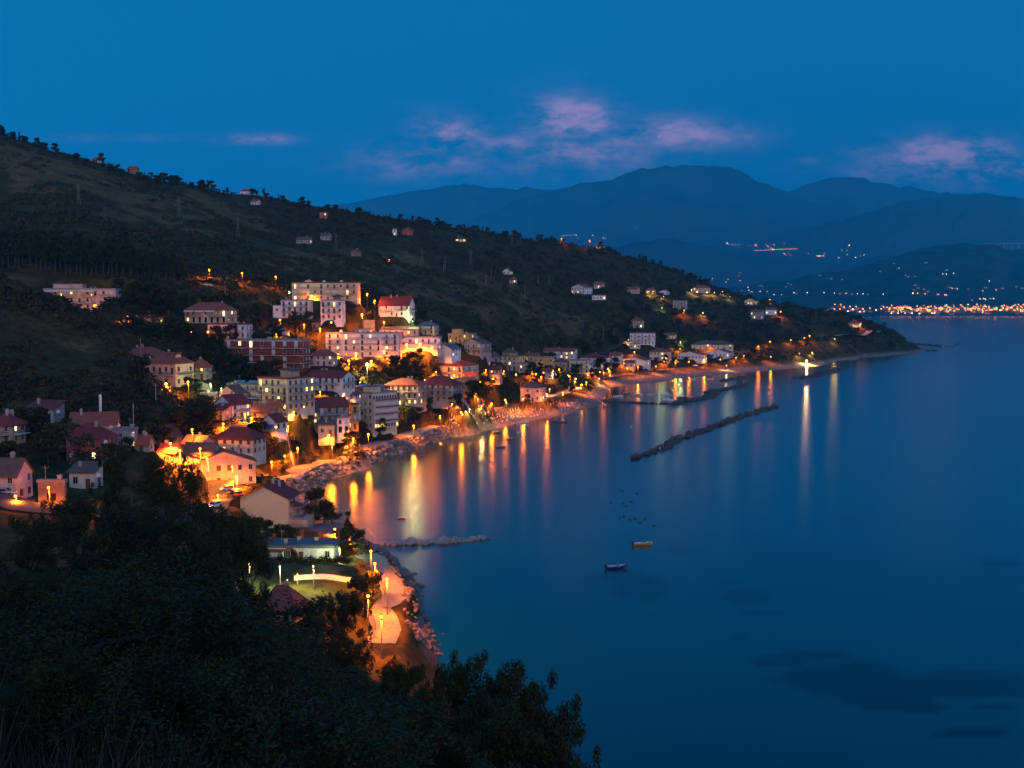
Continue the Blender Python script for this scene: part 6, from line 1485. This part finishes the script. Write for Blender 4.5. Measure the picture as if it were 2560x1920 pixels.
for o in [o for o in C.objects if o.name.split('.')[0] in ('hills', 'plain', 'mountains')]:
    b0 = len(_v); _v += [v.co.copy() for v in o.data.vertices]; _f += [[k + b0 for k in q.vertices] for q in o.data.polygons]
BV = BVHTree.FromPolygons(_v, _f)
def far_hit(px, py):
    a, b = ray(px, py); d = Vector((a, 1, b)).normalized()
    r = BV.ray_cast(Vector((0, 0, CAMZ)) + d * 3000, d); return r[0]
# houses of the shore town
M_FW = mat('far_pale_wall', (.60, .50, .44), .9, .15, .02); M_FW2 = mat('far_white_wall', (.66, .62, .60), .9, .15, .02); g = random.Random(12)
def far_house(px, py, w, hgt, pitched, label, group):
    p = far_hit(px, py)
    if p is None: return
    t = thing('house', label, 'house', tuple(p), g.uniform(-.35, .35), group); d = w * .55
    MB().box(-w / 2, w / 2, -d / 2, d / 2, -6, hgt).obj('wall', [g.choice((M_FW, M_FW2))], t)
    roof_mesh('hip' if pitched else 'flat', w, d, hgt, w * .14, w * .04, .4).obj('roof', [ROOF['terra' if pitched else 'flat']], t)
far_house(2252,770,36,14,True,'largest pale hall of the far shore town with broad roof','far houses'); far_house(2150,782,30,9,True,'wide house of the far shore town behind the headland pines','far houses')
far_house(2205,766,20,7,True,'small pale house above the far shore town','far houses'); far_house(2285,778,34,10,False,'ochre block next to the largest hall of the far shore town','far houses'); far_house(2063,780,16,7,True,'single salmon house left of the bright far harbour lamp','far houses')
for i in range(46):
    px = g.uniform(2070, 2570); py = g.uniform(770, 787)
    if px < 2230 and py > 781: continue
    far_house(px, py, g.uniform(10, 26), g.uniform(5, 11), g.random() < .7, 'small pale house in the lamp lit row of the far shore town', 'houses of the far shore town')
for px, py in ((2078,698),(2246,672),(2270,693),(2288,692),(2050,690),(2105,700),(2200,680),(2367,676),(2315,658),(2373,720),(2390,722),(2420,724),(2464,720),(2506,722),(2541,718),(2288,714),(2295,721),(2285,726),(2310,724),(2320,730),(2345,737),(2100,735),(2170,737),(2130,736),(1990,735),(1970,709),(1978,713),(1966,718),(1878,731),(1855,728),(1846,690),(1852,683),(1780,700),(1905,716),(2235,660),(1902,715),(2555,722)):
    far_house(px, py, g.uniform(14, 24), g.uniform(6, 9), True, 'tiny pale farmhouse scattered over the dark far hill', 'farmhouses of the far hill')
# far lamps: each one a pole and a globe, seen as points
FB = {}
for k, col, I, r in (('o', (1, .30, .05), 46, 3.0), ('w', (1, .72, .34), 52, 2.6), ('c', (.8, 1, .7), 40, 2.2), ('p', (1, .5, .5), 22, 2.4), ('O', (1, .40, .10), 80, 4.6)):
    FB[k] = MB().ball((0, 0, 0), r, 0, 0).data('lamp_globe', [glow('far_light_' + k, col, I * FAR_GAIN, False)])
FP = MB().tube([(0, 0, -4), (0, 0, 9)], .5, 4).data('pole', [M_POLE])
FARL = bpy.data.lights.new('lamp_light', 'SPOT'); FARL.spot_size = R(164); FARL.spot_blend = .1; FARL.energy = 4 * math.pi * 9000; FARL.color = (1, .24, .02); FARL.shadow_soft_size = 1.5
LN = {'o': 'orange', 'w': 'white', 'c': 'cool white', 'p': 'pinkish', 'O': 'large orange'}
def far_lamp(px, py, k, where, s=1.0):
    p = far_hit(px, py + 1.5)
    if p is None: return
    t = thing('street_lamp', f'{LN[k]} point of light {where}', 'street lamp', tuple(p), 0, f'{LN[k]} lights {where}')
    if k in 'oO' and py > 755 and g.random() < .5: put('lamp_light', FARL, t, (0, -8, 12))
    put('pole', FP, t, (0, 0, 0)); put('lamp_globe', FB[k], t, (0, 0, 9), 0, s)
T_ = 'in the far shore town'
for px, py, k in ((2087,763,'o'),(2102,763,'o'),(2132,775,'O'),(2086,774,'o'),(2100,774,'o'),(2120,780,'w'),(2150,781,'w'),(2158,774,'o'),(2160,781,'o'),(2063,778,'o'),(2070,777,'o'),(2209,769,'o'),(2203,774,'o'),(2229,766,'o'),(2223,775,'o'),(2228,785,'w'),(2245,785,'w'),(2263,785,'c'),(2280,785,'c'),(2299,786,'w'),(2330,785,'w'),(2336,785,'w'),
                  (2366,764,'o'),(2374,771,'o'),(2320,770,'o'),(2318,775,'o'),(2304,773,'o'),(2292,776,'o'),(2255,775,'o'),(2240,772,'o'),(2420,763,'w'),(2402,764,'o'),(2442,763,'o'),(2465,768,'w'),(2457,774,'o'),(2473,772,'o'),(2491,772,'o'),(2511,765,'o'),(2508,772,'w'),(2527,771,'o'),(2546,763,'o'),(2543,773,'o'),(2558,763,'o'),
                  (2393,775,'o'),(2412,772,'o'),(2432,773,'o'),(2375,776,'o'),(2355,774,'o'),(2340,772,'o'),(2480,776,'o'),(2500,777,'w'),(2518,776,'o'),(2535,777,'o'),(2552,776,'o'),(2190,777,'w'),(2110,770,'o'),(2125,768,'o'),(2140,768,'o'),(2175,772,'o')): far_lamp(px, py, k, T_)
mb = MB(); nl_ = 0                                    # past what one can count: the rest of the town's lights as one mass
for i in range(170):
    p = far_hit(g.uniform(2215, 2570), g.triangular(764, 785, 774))
    if p is None: continue
    s = g.uniform(1.4, 2.8); mb.ball((p.x, p.y, p.z + 8), s, 0, 0); mb.tube([(p.x, p.y, p.z - 3), (p.x, p.y, p.z + 8)], .4, 4, 1); nl_ += 1
    if i % 3 == 0: link('town_light', FARL, None, (p.x, p.y - 8, p.z + 12))
o = kind(mb.obj('town_lights', [glow('far_light_o', (1, .3, .05), 1, False), M_POLE]), 'stuff'); o['label'] = 'mass of orange lights along the far shore town'
T_ = 'along the road at the foot of the far hill'
for px, py, k in ((2018,733,'w'),(2060,733,'c'),(2086,734,'c'),(2115,735,'o'),(2128,735,'o'),(2144,736,'c'),(2158,736,'w'),(2208,737,'c'),(2282,735,'O'),(2294,735,'o'),(2313,736,'o'),(2345,738,'o'),(2362,739,'o'),(2366,739,'o'),(1935,738,'c'),(1954,738,'c'),(1985,733,'w'),(1918,731,'p'),(2450,749,'w'),(2459,748,'w'),(2464,750,'w'),(2475,748,'c'),(2484,748,'w'),(2430,752,'p')): far_lamp(px, py, k, T_, .8)
T_ = 'on the slope of the far hill'
for px, py, k in ((2357,686,'w'),(2366,687,'w'),(2384,685,'w'),(2473,704,'w'),(2490,726,'o'),(2380,722,'o'),(2393,724,'c'),(2457,729,'o'),(2263,689,'p'),(1820,699,'o'),(1815,706,'w'),(1850,702,'o'),(1782,697,'c'),(1870,719,'w'),(1872,727,'w'),(1880,730,'c'),(1900,730,'w'),(1847,684,'p'),(2249,671,'p')): far_lamp(px, py, k, T_, .75)
T_ = 'in the village at the foot of the mountain'
for px, py, k in ((1818,608,'O'),(1822,612,'p'),(1830,611,'o'),(1837,612,'p'),(1842,610,'p'),(1848,612,'p'),(1871,614,'p'),(1880,615,'p'),(1888,614,'o'),(1890,612,'o'),(1893,617,'o'),(1935,612,'o'),(1961,609,'o'),(1886,626,'o'),(1893,626,'o'),(1901,626,'o'),(1908,626,'o'),(1914,625,'o'),(1920,625,'o'),(1926,624,'o'),(1932,624,'O'),(1937,624,'o'),(1943,624,'o'),(1949,624,'o'),(1955,623,'o'),(1961,623,'o'),(1967,623,'o'),(1973,623,'o'),(1979,623,'o'),(1985,622,'o'),(1991,622,'o'),
                  (1960,634,'w'),(1964,637,'o'),(1972,634,'p'),(1977,639,'p'),(2042,640,'o'),(2048,641,'O'),(2053,640,'o'),(2059,640,'o'),(2062,634,'p'),(2020,634,'p'),(2117,627,'c'),(2123,614,'O'),(2118,637,'c'),(2139,644,'w'),(2160,638,'c'),(2097,644,'c'),(1920,616,'o'),(1928,620,'o'),(1915,612,'p'),(2105,626,'p'),(2150,640,'p'),
                  (1405,590,'c'),(1412,589,'c'),(1418,588,'w'),(1425,589,'c'),(1432,587,'w'),(1440,588,'w'),(1446,596,'c'),(1482,589,'w'),(1499,596,'c'),(1508,595,'w'),(1513,595,'w'),(1590,569,'p')):
    p = far_hit(px, py + 1.5)
    far_lamp(px, py, k, T_, 1.15)
# the viaduct beyond the far hill
p = at(2470, 610, 12200); t = thing('viaduct', 'pale motorway viaduct on tall piers beyond the far hill', 'bridge', tuple(p), -.12)
MB().box(-40, 420, -6, 6, 0, 8).obj('deck', [M_CONC], t)
for k in range(5): MB().box(20 + k * 75, 28 + k * 75, -4, 4, -70, 0).obj('pier', [M_CONC], t)

# ------------------------------------------------------------------ dusk sky, afterglow behind the camera, haze, camera
W = bpy.data.worlds.new('World'); SC.world = W; W.use_nodes = True
nt = W.node_tree; nt.nodes.clear()
out = nt.nodes.new('ShaderNodeOutputWorld'); bg = nt.nodes.new('ShaderNodeBackground'); nt.links.new(bg.outputs[0], out.inputs[0])
tc = nt.nodes.new('ShaderNodeTexCoord').outputs['Generated']
sx = nt.nodes.new('ShaderNodeSeparateXYZ'); nt.links.new(tc, sx.inputs[0])
dx, dy, dz = sx.outputs
mt = lambda *a, **k: math_(nt, *a, **k)
sky = nt.nodes.new('ShaderNodeTexSky'); sky.sky_type = 'NISHITA'; sky.sun_disc = False
sky.sun_elevation = R(SUN_EL); sky.sun_rotation = R(SUN_ROT)
front = ramp(nt, dz, [(0, SKY0), (.08, SKY1), (.22, SKY2), (.42, SKY3), (1, SKY4)])
sideways = ramp(nt, mt('MULTIPLY_ADD', dx, .5, .5), [(.2, (1, 1.03, 1)), (.5, (1, 1, 1)), (.75, (1.25, .84, .9))])
front = mixc(nt, 1.0, front, sideways, 'MULTIPLY')
back = ramp(nt, dz, [(0, GLOW0), (.15, GLOW1), (.4, GLOW2), (.8, SKY4)])
fb = nt.nodes.new('ShaderNodeMapRange'); fb.interpolation_type = 'SMOOTHERSTEP'
fb.inputs['From Min'].default_value = .15; fb.inputs['From Max'].default_value = -.6
nt.links.new(dy, fb.inputs['Value'])
colr = mixc(nt, fb.outputs[0], front, back)
# clouds: noise gathered into a few banks over the mountains, in directions of the sky
ys = mt('MAXIMUM', dy, .05)
ca, cb = mt('DIVIDE', dx, ys), mt('DIVIDE', dz, ys)
cv = nt.nodes.new('ShaderNodeCombineXYZ'); nt.links.new(ca, cv.inputs[0]); nt.links.new(mt('MULTIPLY', cb, 2.1), cv.inputs[1])
n1 = noise(nt, 15, cv.outputs[0], 10, .66)
n2 = noise(nt, 3.2, cv.outputs[0], 4, .5)
tot = None
for (px, py, rx, ry, k) in ((1430,312,120,70,1.1),(1440,372,240,70,.8),(1120,345,120,55,1.0),(1060,405,200,48,.75),(1690,335,180,42,.9),(1290,362,150,34,.7),(1560,350,150,40,.7),(650,349,95,15,.95),(2380,388,200,44,1.3),(2440,425,280,40,1.1),(2030,403,50,12,.3),(300,345,200,12,.3)):
    a, b = ray(px, py)
    e = mt('ADD', mt('POWER', mt('ABSOLUTE', mt('DIVIDE', mt('SUBTRACT', ca, a), rx / FPX)), 2), mt('POWER', mt('ABSOLUTE', mt('DIVIDE', mt('SUBTRACT', cb, b), ry / FPX)), 2))
    v = mt('MULTIPLY', mt('POWER', 2.718, mt('MULTIPLY', e, -1.0)), k)
    tot = v if tot is None else mt('MAXIMUM', tot, v)
dens = mt('ADD', mt('MULTIPLY', mt('SUBTRACT', n1, .5), 5.0), mt('MULTIPLY', mt('SUBTRACT', n2, .5), 1.8))
cl = mt('MULTIPLY', tot, mt('ADD', dens, .62), clamp=True)
cl = mt('MULTIPLY', cl, mt('GREATER_THAN', dy, .06))
hot = ramp(nt, cl, [(0, CLOUD_A), (.75, CLOUD_B)])
colr = mixc(nt, mt('MULTIPLY', cl, 1.0, clamp=True), colr, hot)
mixs = mixc(nt, 1.0, colr, mixc(nt, 1.0, sky.outputs[0], (SKY_NISHITA,) * 3, 'MULTIPLY'), 'ADD')
nt.links.new(mixs, bg.inputs['Color']); bg.inputs['Strength'].default_value = 1.0

sun = bpy.data.lights.new('sun', 'SUN'); sun.energy = SUN_E; sun.angle = R(45); sun.color = (1, .80, .74)
so = bpy.data.objects.new('sun', sun); C.objects.link(so)
az = R(SUN_AZ)                                      # where the afterglow lies, seen from above: 0 straight behind the camera
dirv = Vector((math.sin(az) * math.cos(R(SUN_EL2)), -math.cos(az) * math.cos(R(SUN_EL2)), math.sin(R(SUN_EL2))))
so.rotation_euler = (-dirv).to_track_quat('-Z', 'Y').to_euler(); so.location = (0, -300, 300)

if HAZE > 0:
    hb = MB().box(-15000, 15000, -900, 24500, -60, 2750)
    m, ntt, o_ = nodes('haze')
    v = ntt.nodes.new('ShaderNodeVolumePrincipled')
    v.inputs['Color'].default_value = (*HAZE_COL, 1); v.inputs['Density'].default_value = HAZE
    v.inputs['Anisotropy'].default_value = 0
    ntt.links.new(v.outputs[0], o_.inputs['Volume'])
    kind(hb.obj('haze', [m]), 'stuff')

cam = bpy.data.cameras.new('camera'); co = bpy.data.objects.new('camera', cam); C.objects.link(co)
cam.sensor_width = 36; cam.lens = 36 * FPX / 2560; cam.clip_start = .1; cam.clip_end = 80000
co.location = (0, 0, CAMZ); co.rotation_euler = (R(90) - PITCH, 0, 0)
SC.camera = co
SC.view_settings.view_transform = 'Standard'; SC.view_settings.look = 'None'; SC.view_settings.gamma = 1; SC.view_settings.exposure = EXPOSURE
cy = SC.cycles
cy.use_denoising = True; cy.denoiser = 'OPENIMAGEDENOISE'
cy.max_bounces = 4; cy.diffuse_bounces = 2; cy.glossy_bounces = 2; cy.transmission_bounces = 2; cy.volume_bounces = 0; cy.transparent_max_bounces = 4
cy.sample_clamp_indirect = 4; cy.use_light_tree = True; cy.caustics_reflective = False; cy.caustics_refractive = False
cy.use_adaptive_sampling = False
